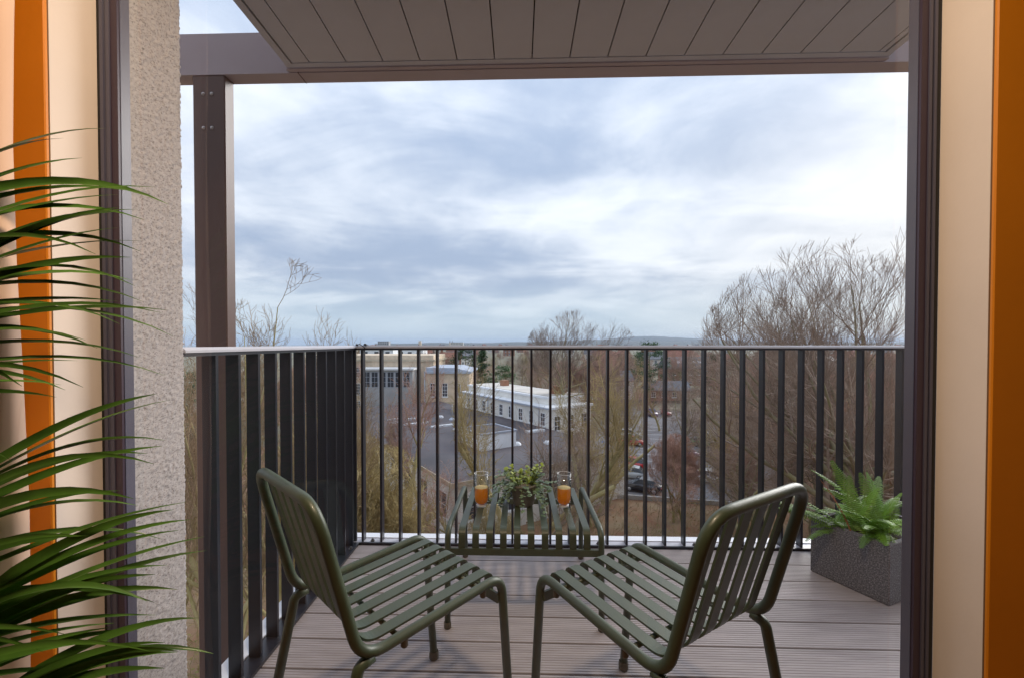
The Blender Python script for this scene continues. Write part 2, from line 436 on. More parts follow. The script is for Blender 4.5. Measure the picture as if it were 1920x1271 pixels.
# ------------------------------------------------------------------ building wall round the window
def rough_wall(x0, x1, y0, y1, z0, z1):
    """roughcast wall end: fine grid pushed in and out, faces +x and +y"""
    rn = random.Random(5); mb = MB(); st = 0.0042
    path = []
    yy = y0
    while yy < y1: path.append((x1, yy, 1, 0)); yy += st
    path.append((x1 - 0.001, y1 - 0.001, .7, .7))
    xx = x1 - st
    while xx > x1 - 0.06: path.append((xx, y1, 0, 1)); xx -= st
    path.append((x0, y1, 0, 1))
    nz = int((z1 - z0) / st); n = len(path); vs = []
    for j in range(nz + 1):
        for (px, py, nx, ny) in path:
            h = rn.random(); d = 0.0036 * h * h * h + 0.0010 * rn.random()
            vs.append((px + nx * d, py + ny * d, z0 + j * st + (rn.random() - .5) * st * .6))
    fs = [(j * n + i, j * n + i + 1, (j + 1) * n + i + 1, (j + 1) * n + i) for j in range(nz) for i in range(n - 1)]
    return mb.add([Vector(v) for v in vs], fs, True)
bw = thing('roughcast_wall', (-1.3, 1.05, 0), label='beige roughcast wall end beside the left window frame', cat='wall')
part('render_face', rough_wall(-2.6, -0.903, 0.972, 1.158, 0.0, 2.74), 'roughcast', bw)
part('core', MB().box(-3.2, -0.93, 0.865, 1.150, -15, 6), 'roughcast', bw)
bw2 = thing('facade_wall', (1.8, 1.05, 0), label='beige rendered outer wall on the right of the window', cat='wall')
part('core', MB().box(1.06, 3.4, 0.865, 1.158, -15, 6), 'roughcast', bw2)
part('lintel', MB().box(-0.929, 1.059, 0.99, 1.150, 2.742, 6), 'roughcast', bw2)
part('sill_wall', MB().box(-0.929, 1.059, 0.865, 1.150, -15, -0.31), 'roughcast', bw2)

# ------------------------------------------------------------------ window frame and pane
win = thing('window', (0, 0.95, 0), label='tall dark mauve window frame with one clear glass pane', cat='window')
def jamb(sgn, xs_, name):
    a, b, c, d = xs_           # gasket outer, grey, room-tinted face, flange
    s = sgn
    def bx(x0, x1, y0, y1, m, nm):
        part(nm, MB().box(min(x0, x1), max(x0, x1), y0, y1, 0.0, 2.44), m, win)
    bx(a, b, 0.9505, 0.985, 'gasket', 'gasket')
    n3 = (b * 2 + c) / 3; n4 = (b + c * 2) / 3
    bx(b, n3, 0.9475, 0.985, 'frame', 'jamb'); bx(n3, n4, 0.9500, 0.985, 'frame', 'jamb'); bx(n4, c, 0.9470, 0.985, 'frame', 'jamb')
    bx(c, d, 0.9500, 0.9782, 'frame_room_tint', 'stile')  # room-facing side of the stile, its light tint painted in
    bx(c, d + s * 0.0012, 0.9565, 0.980, 'frame', 'stile')
jamb(1, (-0.927, -0.919, -0.897, -0.881), 'left')
jamb(-1, (0.876, 0.866, 0.850, 0.836), 'right')
part('head', MB().box(-0.927, 0.876, 0.949, 0.986, 2.4405, 2.50), 'frame', win)
part('threshold', MB().box(-0.927, 0.876, 0.949, 0.986, -0.03, -0.0005), 'frame', win)
part('pane', MB().add([Vector(p) for p in ((-0.8975, 0.9545, 0.0), (0.8505, 0.9545, 0.0), (0.8505, 0.9545, 2.44), (-0.8975, 0.9545, 2.44))], [(0, 1, 2, 3)]), 'pane', win)

# ------------------------------------------------------------------ the room the picture is taken from
RX0, RX1, RY0, RZ1 = -2.1, 2.1, -3.0, 2.62
part('floor', MB().box(RX0, RX1, RY0, 0.864, -0.20, -0.002), 'floor_wood', None, kind='structure')
part('ceiling', MB().box(RX0, RX1, RY0, 0.864, RZ1, RZ1 + 0.1), 'plaster', None, kind='structure')
part('wall_back', MB().box(RX0, RX1, RY0 - 0.1, RY0 - 0.001, -0.2, RZ1 + 0.1), 'plaster', None, kind='structure')
part('wall_left', MB().box(RX0 - 0.1, RX0 - 0.001, RY0, 1.0, -0.2, RZ1 + 0.1), 'plaster', None, kind='structure')
part('wall_right', MB().box(RX1 + 0.001, RX1 + 0.1, RY0, 1.0, -0.2, RZ1 + 0.1), 'plaster', None, kind='structure')
part('wall_window', MB().box(RX0, -0.9275, 0.8505, 0.8640, 0, RZ1).box(0.8765, RX1, 0.8505, 0.8640, 0, RZ1).box(-0.9274, 0.8764, 0.8505, 0.864, 2.46, RZ1), 'plaster', None, kind='structure')
rev = thing('window_reveal', (0, 0.9, 0), label='cream painted reveal lining both sides of the window', cat='reveal')
part('reveal_board', MB().box(-0.945, -0.9272, 0.851, 0.9500, 0, 2.46), 'cream', rev)
part('reveal_board', MB().box(0.8762, 0.894, 0.851, 0.9500, 0, 2.46), 'cream', rev)
part('reveal_board', MB().box(-0.9272, 0.8762, 0.851, 0.9485, 2.4605, 2.478), 'cream', rev)
cas = thing('window_casing', (-0.98, 0.84, 0), label='flat orange painted casing board along the left window edge', cat='casing')
part('board', MB().box(-1.05, -0.9275, 0.842, 0.8500, 0, 2.53, ch=0.002), 'orange', cas)
cas = thing('window_casing', (0.95, 0.84, 0), label='flat orange painted casing board along the right window edge', cat='casing')
part('board', MB().box(0.8768, 1.06, 0.8425, 0.8500, 0, 2.53, ch=0.002), 'orange', cas)
# pale curtain gathered on the left
mb = MB(); nx, nz = 60, 12; vs = []
for j in range(nz + 1):
    z = 0.02 + 2.45 * j / nz
    for i in range(nx + 1):
        t = i / nx; xx = -1.50 + 0.652 * t
        vs.append(Vector((xx + 0.006 * math.sin(j * 1.1 + i), 0.72 + 0.028 * math.sin(t * 38 + 0.15 * math.sin(j * 0.7)) * (1 - 0.2 * j / nz), z)))
fs = [(j * (nx + 1) + i, j * (nx + 1) + i + 1, (j + 1) * (nx + 1) + i + 1, (j + 1) * (nx + 1) + i) for j in range(nz) for i in range(nx)]
mb.add(vs, fs, True)
cu = part('curtain', mb, 'curtain', None, label='pale pink curtain gathered at the far left of the window', cat='curtain')
sm = cu.modifiers.new('thick', 'SOLIDIFY'); sm.thickness = 0.004
# ceiling lamp that gives the room its warm light
lamp = thing('ceiling_lamp', (-0.08, 0.40, RZ1), label='round warm white ceiling lamp inside the room', cat='lamp')
part('housing', MB().lathe([(0, RZ1 - 0.001), (0.13, RZ1 - 0.001), (0.13, RZ1 - 0.04), (0.118, RZ1 - 0.04)], (-0.08, 0.40, 0), seg=28), 'cream', lamp)
emit_mat('lamp_glow', (1.0, 0.78, 0.55), 2.0)
part('diffuser', MB().lathe([(0.117, RZ1 - 0.036), (0.09, RZ1 - 0.046), (0, RZ1 - 0.052)], (-0.08, 0.40, 0), seg=28), 'lamp_glow', lamp)
ll = bpy.data.lights.new('lamp_light', 'AREA'); ll.shape = 'DISK'; ll.size = 0.22; ll.energy = 15; ll.color = (1.0, 0.76, 0.52)
lo_ = bpy.data.objects.new('lamp_light', ll); COL.objects.link(lo_); lo_.parent = lamp; lo_.location = (0, 0, -0.06)
# a plain orange sofa against the back wall (only its reflection reaches the glass)
sofa = thing('sofa', (0.2, -2.5, 0), label='orange upholstered sofa at the back of the room', cat='sofa')
part('seat', MB().box(-0.8, 1.2, -2.85, -2.05, 0.12, 0.42, ch=0.05), 'orange', sofa)
part('backrest', MB().box(-0.8, 1.2, -2.98, -2.78, 0.42, 0.85, ch=0.05), 'orange', sofa)
part('armrest', MB().box(-0.98, -0.81, -2.95, -2.05, 0.08, 0.62, ch=0.04), 'orange', sofa)
part('armrest', MB().box(1.21, 1.38, -2.95, -2.05, 0.08, 0.62, ch=0.04), 'orange', sofa)

# ------------------------------------------------------------------ chairs
def make_chair(loc, rz, label):
    W, D, ZF, ZR, ZT, B, FF, RK = 0.378, 0.427, 0.452, 0.424, 0.788, 0.095, 0.036, 0.09
    rt = 0.0127; hw = W / 2
    t = thing('slatted_chair', (*loc, 0), rz, label, 'chair', 'slatted chairs on the deck')
    yf, yr = D / 2, -D / 2
    side = lambda s: [(s * hw, yf + FF, 0.012), (s * hw, yf, ZF), (s * hw, yr, ZR), (s * hw, yr - B, ZT)]
    a = side(-1); b = side(1)[::-1]
    path = fillet(a + b, [0.055, 0.075, 0.075, 0.075, 0.075, 0.055], 7)
    part('frame', MB().tube(path, rt, 14), 'chair', t, local=True)
    for s in (-1, 1):
        p = fillet([(s * hw, yr + 0.030, ZR - 0.004), (s * hw, yr - 0.004, ZR - 0.012), (s * hw, yr - 0.012, ZR - 0.05), (s * hw, yr - RK, 0.012)], [0.02, 0.05], 5)
        part('rear_leg', MB().tube(p, 0.0128, 12), 'chair', t, local=True)
        for (fx, fy) in ((s * hw, yf + FF), (s * hw, yr - RK)):
            part('foot', MB().lathe([(0.0145, 0.030), (0.0165, 0.022), (0.0165, 0.004), (0.013, 0.0), (0, 0.0)], (fx, fy, 0.0), seg=12), 'foot', t, local=True)
    # six continuous slats: curl at the front, seat, bend, back
    up = Vector((0, -B, ZT - ZR)).normalized()
    prof = [(0, yf - 0.004, ZF - 0.062), (0, yf - 0.002, ZF + 0.002), (0, yr + 0.018, ZR + 0.004), (0, yr - B + 0.012, ZT - 0.006)]
    sp = fillet(prof, [0.045, 0.065], 9)
    sm_ = MB().strip(sp, 0.0335, 0.0055).mesh('slat', 'chair')
    for k in range(6):
        share('slat', sm_, t, ((k - 2.5) * W / 6.75, 0, 0))
    # cross bars
    part('front_bar', MB().strip([(-hw, yf - 0.012, ZF - 0.060), (hw, yf - 0.012, ZF - 0.060)], 0.028, 0.007, Vector((0, 0, 1))), 'chair', t, local=True)
    part('cross_bar', MB().tube([(-hw, yf - 0.070, ZF - 0.016), (hw, yf - 0.070, ZF - 0.016)], 0.0065, 8), 'chair', t, local=True)
    part('cross_bar', MB().tube([(-hw, yr + 0.11, ZR - 0.010), (hw, yr + 0.11, ZR - 0.010)], 0.0065, 8), 'chair', t, local=True)
    for s in (-1, 1):
        for yy in (yf - 0.070, yr + 0.11):
            zz = ZR + (ZF - ZR) * (yy - yr) / D
            part('stacking_pad', MB().lathe([(0.009, 0.0), (0.009, -0.016), (0.006, -0.020), (0, -0.020)], (s * hw, yy, zz - 0.010), seg=10), 'foot', t, local=True)
    for k in range(7):
        part('bolt', MB().lathe([(0.0, 0.004), (0.004, 0.003), (0.005, 0.0), (0.004, -0.003), (0, -0.004)], ((k - 3) * W / 6.75, yf - 0.026, ZF - 0.030), seg=8), 'rivet', t, local=True)
    return t
make_chair((0.340, 1.188), 0.592, 'olive green slatted metal chair on the right, beside the planter')
make_chair((-0.334, 1.220), -0.759, 'olive green slatted metal chair on the left, beside the side railing')

# ------------------------------------------------------------------ low table
TX, TY = 0.021, 1.98
tab = thing('slatted_table', (TX, TY, 0), label='low olive green slatted metal table by the front railing', cat='table')
HW, YA, YB, TZ = 0.300, -0.268, 0.290, 0.381
for s in (-1, 1):
    p = fillet([(s * HW, YA - 0.010, 0.012), (s * HW, YA, TZ), (s * HW, YB, TZ - 0.006), (s * HW, YB + 0.008, 0.012)], [0.05, 0.05], 7)
    part('side_frame', MB().tube(p, 0.0118, 12), 'chair', tab, local=True)
    for yy in (YA - 0.010, YB + 0.008):
        part('foot', MB().lathe([(0.0125, 0.026), (0.0145, 0.020), (0.0145, 0.003), (0.012, 0), (0, 0)], (s * HW, yy, 0), seg=12), 'foot', tab, local=True)
tp = fillet([(0, YA + 0.003, TZ - 0.080), (0, YA + 0.003, TZ + 0.002), (0, YB - 0.003, TZ - 0.004), (0, YB - 0.003, TZ - 0.080)], [0.045, 0.045], 8)
tsm = MB().strip(tp, 0.0265, 0.0055).mesh('slat', 'chair')
for k in range(10): share('slat', tsm, tab, ((k - 4.5) * 0.0545, 0, 0))
for yy in (YA, YB):
    part('cross_bar', MB().strip([(-HW, yy, TZ - 0.083), (HW, yy, TZ - 0.083)], 0.026, 0.012, Vector((0, 0, 1))), 'chair', tab, local=True)

# glasses of juice
def tumbler(x, y, label):
    z0 = TZ + 0.0035
    t = thing('juice_glass', (x, y, z0), 0, label, 'glass', 'glasses of juice on the table')
    outer = [(0.0, 0.0), (0.021, 0.0), (0.0225, 0.003), (0.0225, 0.009), (0.0290, 0.020), (0.0315, 0.038), (0.0318, 0.148)]
    inner = [(0.0303, 0.148), (0.0300, 0.040), (0.0275, 0.023), (0.020, 0.014), (0.0, 0.013)]
    part('glass_wall', MB().lathe(outer + inner, seg=32), 'tumbler', t, local=True)
    part('rim', MB().lathe([(0.0302, 0.1478), (0.0306, 0.1494), (0.0316, 0.1494), (0.0320, 0.1478), (0.0302, 0.1478)], seg=32), 'bright_glass', t, local=True)  # rim highlight put in as a pale solid ring
    part('glass_base', MB().lathe([(0, 0.0006), (0.0205, 0.0006), (0.0220, 0.0032), (0.0220, 0.0090), (0, 0.0100)], seg=24), 'bright_glass', t, local=True)
    part('juice', MB().lathe([(0.0, 0.0138), (0.0196, 0.0146), (0.0271, 0.0234), (0.0297, 0.0402), (0.0299, 0.0850), (0.0, 0.0850)], seg=32), 'juice', t, local=True)
    part('froth', MB().lathe([(0.0, 0.0866), (0.0285, 0.0862), (0.0299, 0.0852)], seg=32), 'foam', t, local=True)
tumbler(-0.168, 1.962, 'glass of orange juice on the left side of the table')
tumbler(0.202, 1.968, 'glass of orange juice on the right side of the table')

# potted trailing plant
pp = thing('potted_plant', (0.022, 1.985, TZ + 0.004), label='small stone pot of trailing green eucalyptus leaves on the table', cat='plant')
part('pot', MB().lathe([(0, 0), (0.040, 0), (0.046, 0.006), (0.058, 0.088), (0.061, 0.090), (0.061, 0.098), (0.054, 0.098), (0.053, 0.084), (0, 0.084)], seg=26), 'pot', pp, local=True)
rn = random.Random(11)
def leaf(mb, p, d, up, L, w, curl=0.2):
    d = d.normalized(); s = d.cross(up)
    if s.length < 1e-4: s = d.cross(Vector((1, 0, 0)))
    s.normalize(); n_ = s.cross(d)
    m = p + d * L * 0.5 + n_ * L * curl * 0.3
    mb.add([p, m - s * w / 2, m + s * w / 2, p + d * L * 0.8 - s * w * .36 - n_ * L * curl * .1, p + d * L * 0.8 + s * w * .36 - n_ * L * curl * .1, p + d * L - n_ * L * curl * 0.3],
           [(0, 1, 2), (1, 3, 4, 2), (3, 5, 4)], True)
stems, leaves, leaves2 = MB(), MB(), MB()
for k in range(72):
    az = rn.uniform(0, 2 * math.pi)
    if 3.9 < az < 5.5 and rn.random() < 0.6: az = rn.uniform(0, 3.4)
    el = rn.uniform(0.1, 1.25); L = rn.uniform(0.09, 0.17) * (1.05 - 0.38 * el)
    p = Vector((math.cos(az) * 0.035, math.sin(az) * 0.035, 0.085)); d = Vector((math.cos(az) * math.cos(el), math.sin(az) * math.cos(el), math.sin(el)))
    pts = [p.copy()]; droop = rn.uniform(0.12, 0.34) if el < 0.9 else rn.uniform(0.02, 0.12)
    for i in range(9):
        d = (d + Vector((rn.uniform(-.12, .12), rn.uniform(-.12, .12), -droop))).normalized(); p = p + d * L / 9
        if p.z < 0.006 and math.hypot(p.x, p.y) < 0.2: p.z = 0.006 + rn.random() * 0.01
        pts.append(p.copy())
    stems.tube(pts, [0.0011] * 10, 4, cap=False)
    tgt = leaves2 if (el > 0.95 and rn.random() < 0.6) else leaves
    for i in range(2, 10):
        for s in (-1, 1):
            a2 = rn.uniform(0, 6.28)
            sd = Vector((math.cos(a2), math.sin(a2), rn.uniform(-0.2, 0.7)))
            leaf(tgt, pts[i], sd + d * 0.4, Vector((0, 0, 1)), rn.uniform(0.014, 0.022), rn.uniform(0.012, 0.018))
part('stems', stems, 'palm_stem', pp, local=True, kind='stuff')
part('foliage', leaves, 'euca', pp, local=True, kind='stuff')
part('young_foliage', leaves2, 'euca_new', pp, local=True, kind='stuff', label='bright yellow green young leaves at the top')

# ------------------------------------------------------------------ planter with fern
ang = math.atan2(0.29, 0.137) - math.pi / 2     # long face direction
pl = thing('planter', (1.429, 2.186, 0), math.atan2(0.137, 0.292), 'dark grey speckled stone planter box standing at the right of the deck', 'planter')
# local: -y runs along the visible face towards the camera, +x to the right/back
LW, LD, LH = 0.323, 0.44, 0.262
def ring(x0, x1, y0, y1, z): return [Vector(p) for p in ((x0, y0, z), (x1, y0, z), (x1, y1, z), (x0, y1, z))]
mb = MB()
lv = [ring(0.004, LD - 0.004, -LW + 0.004, -0.004, 0.0), ring(0, LD, -LW, 0, 0.006), ring(0, LD, -LW, 0, LH - 0.003), ring(0.003, LD - 0.003, -LW + 0.003, -0.003, LH),
      ring(0.020, LD - 0.020, -LW + 0.020, -0.020, LH), ring(0.022, LD - 0.022, -LW + 0.022, -0.022, LH - 0.05)]
vs = [p for r_ in lv for p in r_]
fs = [(3, 2, 1, 0)] + [(j * 4 + i, j * 4 + (i + 1) % 4, j * 4 + 4 + (i + 1) % 4, j * 4 + 4 + i) for j in range(5) for i in range(4)]
mb.add(vs, fs)
part('box', mb, 'granite', pl, local=True)
part('soil', MB().box(0.0215, LD - 0.0215, -LW + 0.0215, -0.0215, LH - 0.06, LH - 0.03), 'soil', pl, local=True)

fern = thing('fern', (1.60, 2.10, LH - 0.03), label='green fern with arching fronds growing in the grey planter', cat='plant')
def frond_mesh(L, w, arch, rn, pinn=30, nm='frond'):
    mb = MB(); pts = []
    for i in range(14):
        t = i / 13; pts.append(Vector((0, L * t * (1 - 0.12 * arch * t), L * (0.55 * t - arch * 0.62 * t * t))))
    mb.tube(pts, [0.0022 * (1 - 0.8 * i / 13) for i in range(14)], 4, cap=False)
    for k in range(pinn):
        t = 0.08 + 0.92 * k / pinn; i = min(12, int(t * 13)); f = t * 13 - i
        p = pts[i].lerp(pts[i + 1], f); d = (pts[i + 1] - pts[i]).normalized()
        ww = w * (math.sin(math.pi * min(1, t * 0.85 + 0.12)) ** 0.7) * (1.02 - t * 0.35) * rn.uniform(.88, 1.1)
        nn = Vector((1, 0, 0)).cross(d).normalized()
        for s in (-1, 1):
            tip = p + Vector((s, 0, 0)) * ww + d * ww * 0.38 + nn * (-ww * 0.18 + rn.uniform(-.12, .12) * ww)
            mid = p.lerp(tip, 0.45) + nn * ww * 0.10
            bw_ = L / pinn * 0.36
            mb.add([p - d * bw_ * .8, p + d * bw_ * .8, mid - d * bw_, mid + d * bw_ * .9, p.lerp(tip, .8) - d * bw_ * .6 , p.lerp(tip, .8) + d * bw_ * .5, tip],
                   [(0, 2, 3, 1), (2, 4, 5, 3), (4, 6, 5)])
    return mb
rn = random.Random(4)
FR = [  # azimuth (deg, 90 = away), length, pitch up (deg), arch, material
    (178, 0.34, 5, 0.55, 'fern'), (165, 0.40, 22, 0.75, 'fern'), (200, 0.30, -5, 0.5, 'fern'), (150, 0.33, 32, 0.6, 'fern'),
    (95, 0.30, 50, 0.35, 'fern'), (75, 0.28, 55, 0.3, 'fern'), (55, 0.33, 42, 0.5, 'fern_pale'), (30, 0.34, 25, 0.55, 'fern'),
    (-30, 0.26, 20, 0.9, 'fern'), (5, 0.32, 30, 0.6, 'fern'), (-60, 0.24, 5, 1.1, 'fern_pale'), (240, 0.24, 25, 0.9, 'fern'),
    (215, 0.28, 12, 0.8, 'fern'), (120, 0.28, 52, 0.4, 'fern_brown'), (110, 0.36, 30, 0.6, 'fern'), (270, 0.2, 30, 1.0, 'fern'),
    (130, 0.38, 38, 0.5, 'fern'), (185, 0.26, 35, 0.6, 'fern'), (20, 0.25, 50, 0.4, 'fern'), (-10, 0.22, 55, 0.4, 'fern'), (300, 0.25, 35, 0.8, 'fern'), (225, 0.22, 45, 0.7, 'fern'),
    (80, 0.31, 60, 0.25, 'fern'), (45, 0.27, 60, 0.3, 'fern')]
FR += [(rn.uniform(0, 360), rn.uniform(.2, .34), rn.uniform(0, 44), rn.uniform(.45, .95), rn.choice(('fern', 'fern', 'fern', 'fern_pale'))) for _ in range(26)]
for az, L, pit, arch, m in FR:
    mb = frond_mesh(L, 0.042 if m != 'fern_brown' else 0.012, arch, rn)
    o = part('frond', mb, m, fern, local=True)
    o.location = (rn.uniform(-.10, .12), rn.uniform(-.09, .08), 0.0)
    o.rotation_euler = (R(pit - 15), rn.uniform(-.35, .35), R(az - 90))

# ------------------------------------------------------------------ palm in the room
palm = thing('palm', (-1.05, 0.50, 0), label='indoor palm with long narrow green leaflets at the left edge', cat='plant')
rn = random.Random(23)
def blade(root, d0, L, w, droop, side):
    n = 11; p = Vector(root); d = Vector(d0).normalized(); mb = MB(); vs = []
    for i in range(n + 1):
        t = i / n
        ww = w * (0.30 + 0.70 * min(1, t / 0.18)) * (1 - max(0, (t - 0.30) / 0.70) ** 1.6) + 0.0004
        s = d.cross(Vector((0, 0, 1))).normalized(); nn = s.cross(d)
        s2 = (s * math.cos(side) + nn * math.sin(side))
        n2 = s2.cross(d)
        vs += [p - s2 * ww / 2 + n2 * ww * 0.12, p - n2 * ww * 0.10, p + s2 * ww / 2 + n2 * ww * 0.12]
        d = (d + Vector((0, 0, -droop * (0.4 + 1.4 * t)))).normalized(); p = p + d * L / n
    fs = []
    for i in range(n): a = i * 3; fs += [(a, a + 1, a + 4, a + 3), (a + 1, a + 2, a + 5, a + 4)]
    mb.add(vs, fs, True); return mb
# each frond: rachis from the pot to a tip, leaflets to both sides
FRONDS = [((-1.00, 0.60, 1.00), (-0.94, 0.66, 1.34), 19, 0.36, 0.02),
          ((-0.98, 0.56, 0.96), (-0.90, 0.66, 1.22), 17, 0.35, 0.04),
          ((-1.00, 0.58, 0.56), (-0.86, 0.66, 0.90), 20, 0.37, 0.06),
          ((-0.97, 0.54, 0.44), (-0.82, 0.64, 0.73), 20, 0.34, 0.08),
          ((-0.93, 0.60, 0.36), (-0.76, 0.62, 0.60), 19, 0.30, 0.10)]
part('trunk', MB().tube([(-1.06, 0.50, 0.03), (-1.05, 0.51, 0.25), (-1.03, 0.52, 0.42)], [0.03, 0.026, 0.02], 10), 'palm_stem', palm)
part('pot', MB().lathe([(0, 0.0), (0.12, 0.0), (0.15, 0.26), (0.155, 0.27), (0.14, 0.27), (0.135, 0.23), (0, 0.23)], (-1.06, 0.50, 0), seg=28), 'pot', palm)
for a, b, nl, LL, up in FRONDS:
    a = Vector(a); b = Vector(b); c0 = Vector((-1.03, 0.52, 0.40))
    pts = [c0, c0.lerp(a, 0.6) + Vector((0, 0, 0.04)), a, a.lerp(b, 0.4) + Vector((-0.015, 0, 0.02)), a.lerp(b, 0.75) + Vector((-0.008, 0, 0.015)), b]
    fo = part('frond', MB().tube(pts, [0.007, 0.006, 0.005, 0.004, 0.003, 0.0015], 6), 'palm_stem', palm)
    for k in range(nl):
        t = k / (nl - 1); p = a.lerp(b, t) + Vector((-0.012, 0, 0.016)) * math.sin(math.pi * t)
        ax = (b - a).normalized()
        for s in (1, -1):
            base_ = Vector((0.80, 0.10, 0.0)) if s > 0 else Vector((-0.5, -0.75, 0.0))
            d = base_ + ax * (0.25 + 0.55 * t) + Vector((rn.uniform(-.05, .15), rn.uniform(-.28, .28), rn.uniform(-.06, .16) + up))
            L = LL * (0.72 + 0.4 * math.sin(math.pi * (0.15 + 0.75 * t))) * rn.uniform(0.8, 1.1)
            part('leaflet', blade(p, d, L, rn.uniform(0.011, 0.021), rn.uniform(0.03, 0.09), rn.uniform(-1.3, -0.2)), 'palm', fo)

# ================================================================== the view beyond the balcony
GZ = -15.0
mat('slope', (0.25, 0.115, 0.06), 0.95, col2=(0.30, 0.22, 0.13), vscale=0.35, detail=12, bump=0.6, bscale=3.0)
mat('ground', (0.13, 0.135, 0.075), 0.95, col2=(0.22, 0.185, 0.13), vscale=0.35, detail=12, bump=0.6, bscale=3.0)
mat('asphalt', (0.17, 0.165, 0.175), 0.9, var=0.15, vscale=0.5)
mat('paint_white', (0.75, 0.75, 0.75), 0.7)
mat('sea', (0.18, 0.26, 0.33), 0.25)
mat('hill', (0.045, 0.06, 0.05), 0.95, col2=(0.08, 0.075, 0.06), vscale=0.004, detail=8)
mat('stone_tan', (0.66, 0.53, 0.39), 0.9, var=0.14, vscale=0.8, bump=0.1, bscale=4)
mat('stone_trim', (0.50, 0.42, 0.31), 0.85, var=0.1, vscale=1.5)
mat('render_white', (0.80, 0.77, 0.71), 0.8, var=0.10, vscale=0.5)
mat('plant_white', (0.84, 0.85, 0.86), 0.7, var=0.08, vscale=0.8)
mat('felt', (0.065, 0.062, 0.07), 0.85, col2=(0.125, 0.112, 0.118), vscale=0.16, detail=8)
mat('slate', (0.13, 0.135, 0.155), 0.6, var=0.2, vscale=0.6)
mat('tile_red', (0.26, 0.11, 0.07), 0.8, var=0.2, vscale=0.6)
mat('brick', (0.30, 0.15, 0.095), 0.9, var=0.2, vscale=0.8)
mat('house_pale', (0.62, 0.58, 0.52), 0.85, var=0.1, vscale=0.3)
mat('house_grey', (0.42, 0.42, 0.43), 0.85, var=0.1, vscale=0.3)
mat('win_dark', (0.045, 0.055, 0.07), 0.12)
mat('win_white', (0.80, 0.80, 0.80), 0.5)
mat('lead', (0.42, 0.46, 0.53), 0.5, var=0.1, vscale=1.0)
mat('skylight', (0.72, 0.74, 0.76), 0.3)
mat('bark', (0.27, 0.22, 0.155), 0.95, col2=(0.33, 0.29, 0.14), vscale=1.1, bump=0.5, bscale=14, objvar=0.15)
mat('bark_moss', (0.28, 0.24, 0.085), 0.95, col2=(0.42, 0.34, 0.18), vscale=1.0, bump=0.5, bscale=14, objvar=0.15)
mat('twig', (0.31, 0.225, 0.17), 0.9, var=0.2, vscale=0.5, objvar=0.2)
mat('twig_red', (0.43, 0.26, 0.195), 0.9, var=0.2, vscale=0.5, objvar=0.25)
mat('twig_olive', (0.40, 0.31, 0.14), 0.9, var=0.25, vscale=0.5, objvar=0.25)
mat('twig_tan', (0.29, 0.20, 0.11), 0.9, var=0.25, vscale=0.8)
mat('brush', (0.36, 0.25, 0.14), 0.95, col2=(0.27, 0.23, 0.08), vscale=0.25)
mat('evergreen', (0.05, 0.115, 0.035), 0.8, var=0.4, vscale=0.8, objvar=0.2)
mat('evergreen_light', (0.060, 0.115, 0.025), 0.8, var=0.4, vscale=0.8)
mat('tyre', (0.02, 0.02, 0.02), 0.8)
mat('alloy', (0.45, 0.45, 0.47), 0.35, metal=0.7)
mat('lamp_red', (0.5, 0.02, 0.02), 0.3)
mat('lamp_clear', (0.75, 0.78, 0.8), 0.2)

def sheet(name, pts, z, m, kind='structure'):
    return part(name, MB().add([Vector((x, y, z)) for x, y in pts], [tuple(range(len(pts)))]), m, None, kind=kind)
# land to the horizon, the sea to the left beyond it
sheet('sea', [(-15000, -200), (15000, -200), (15000, 15500), (-15000, 15500)], GZ - 6.0, 'sea')
gm = MB()
land = [(-700, -60), (900, -60), (12000, 600), (12000, 14000), (-400, 14000), (-1100, 6500), (-1500, 2300), (-900, 900), (-800, 300)]
gm.add([Vector((x, y, GZ)) for x, y in land], [tuple(range(len(land)))])
part('ground', gm, 'ground', None, kind='structure')
sheet('slope', [(-60, -10), (60, -10), (60, 46), (34, 60), (10, 70), (-60, 66)], GZ + 0.012, 'slope')
sheet('car_park', [(9, 46.5), (26, 43.5), (34, 60), (46, 104), (22, 112), (12, 72)], GZ + 0.03, 'asphalt')
for i in range(9):
    a = Vector((15.2 + i * 1.05, 57.5 + i * 3.6, GZ + 0.036)); d = Vector((4.6, -1.0, 0)); w = Vector((0.02, 0.12, 0))
    part('bay_line', MB().add([a, a + d, a + d + w, a + w], [(0, 1, 2, 3)]), 'paint_white', None, kind='structure')

def hill(name, px0, px1, dist, top, seed, m):
    rn = random.Random(seed); mb = MB(); n = 60; vs = []
    for j, (dd, f) in enumerate(((0, 0), (500, 0.55), (1100, 1.0), (2600, 0.0))):
        for i in range(n + 1):
            t = i / n; px = px0 + (px1 - px0) * t; yy = dist + dd; xx = (px - 973) / 826 * yy
            h = top(t) * f + (0 if f == 0 else (math.sin(i * .9 + seed) * 2.0 + rn.uniform(-2.5, 2.5)))
            vs.append(Vector((xx, yy, GZ - 2 + max(0, h))))
    fs = [(j * (n + 1) + i, j * (n + 1) + i + 1, (j + 1) * (n + 1) + i + 1, (j + 1) * (n + 1) + i) for j in range(3) for i in range(n)]
    part(name, mb.add(vs, fs, True), m, None, kind='structure')
hill('hill', 1010, 1480, 5200, lambda t: 14 + 105 * math.exp(-((t - .42) / .22) ** 2) + 40 * math.exp(-((t - .75) / .2) ** 2), 2, 'hill')
hill('hill', 700, 1950, 3600, lambda t: 20 + 16 * math.sin(3.1 * t) + 22 * math.exp(-((t - .33) / .08) ** 2), 3, 'hill')

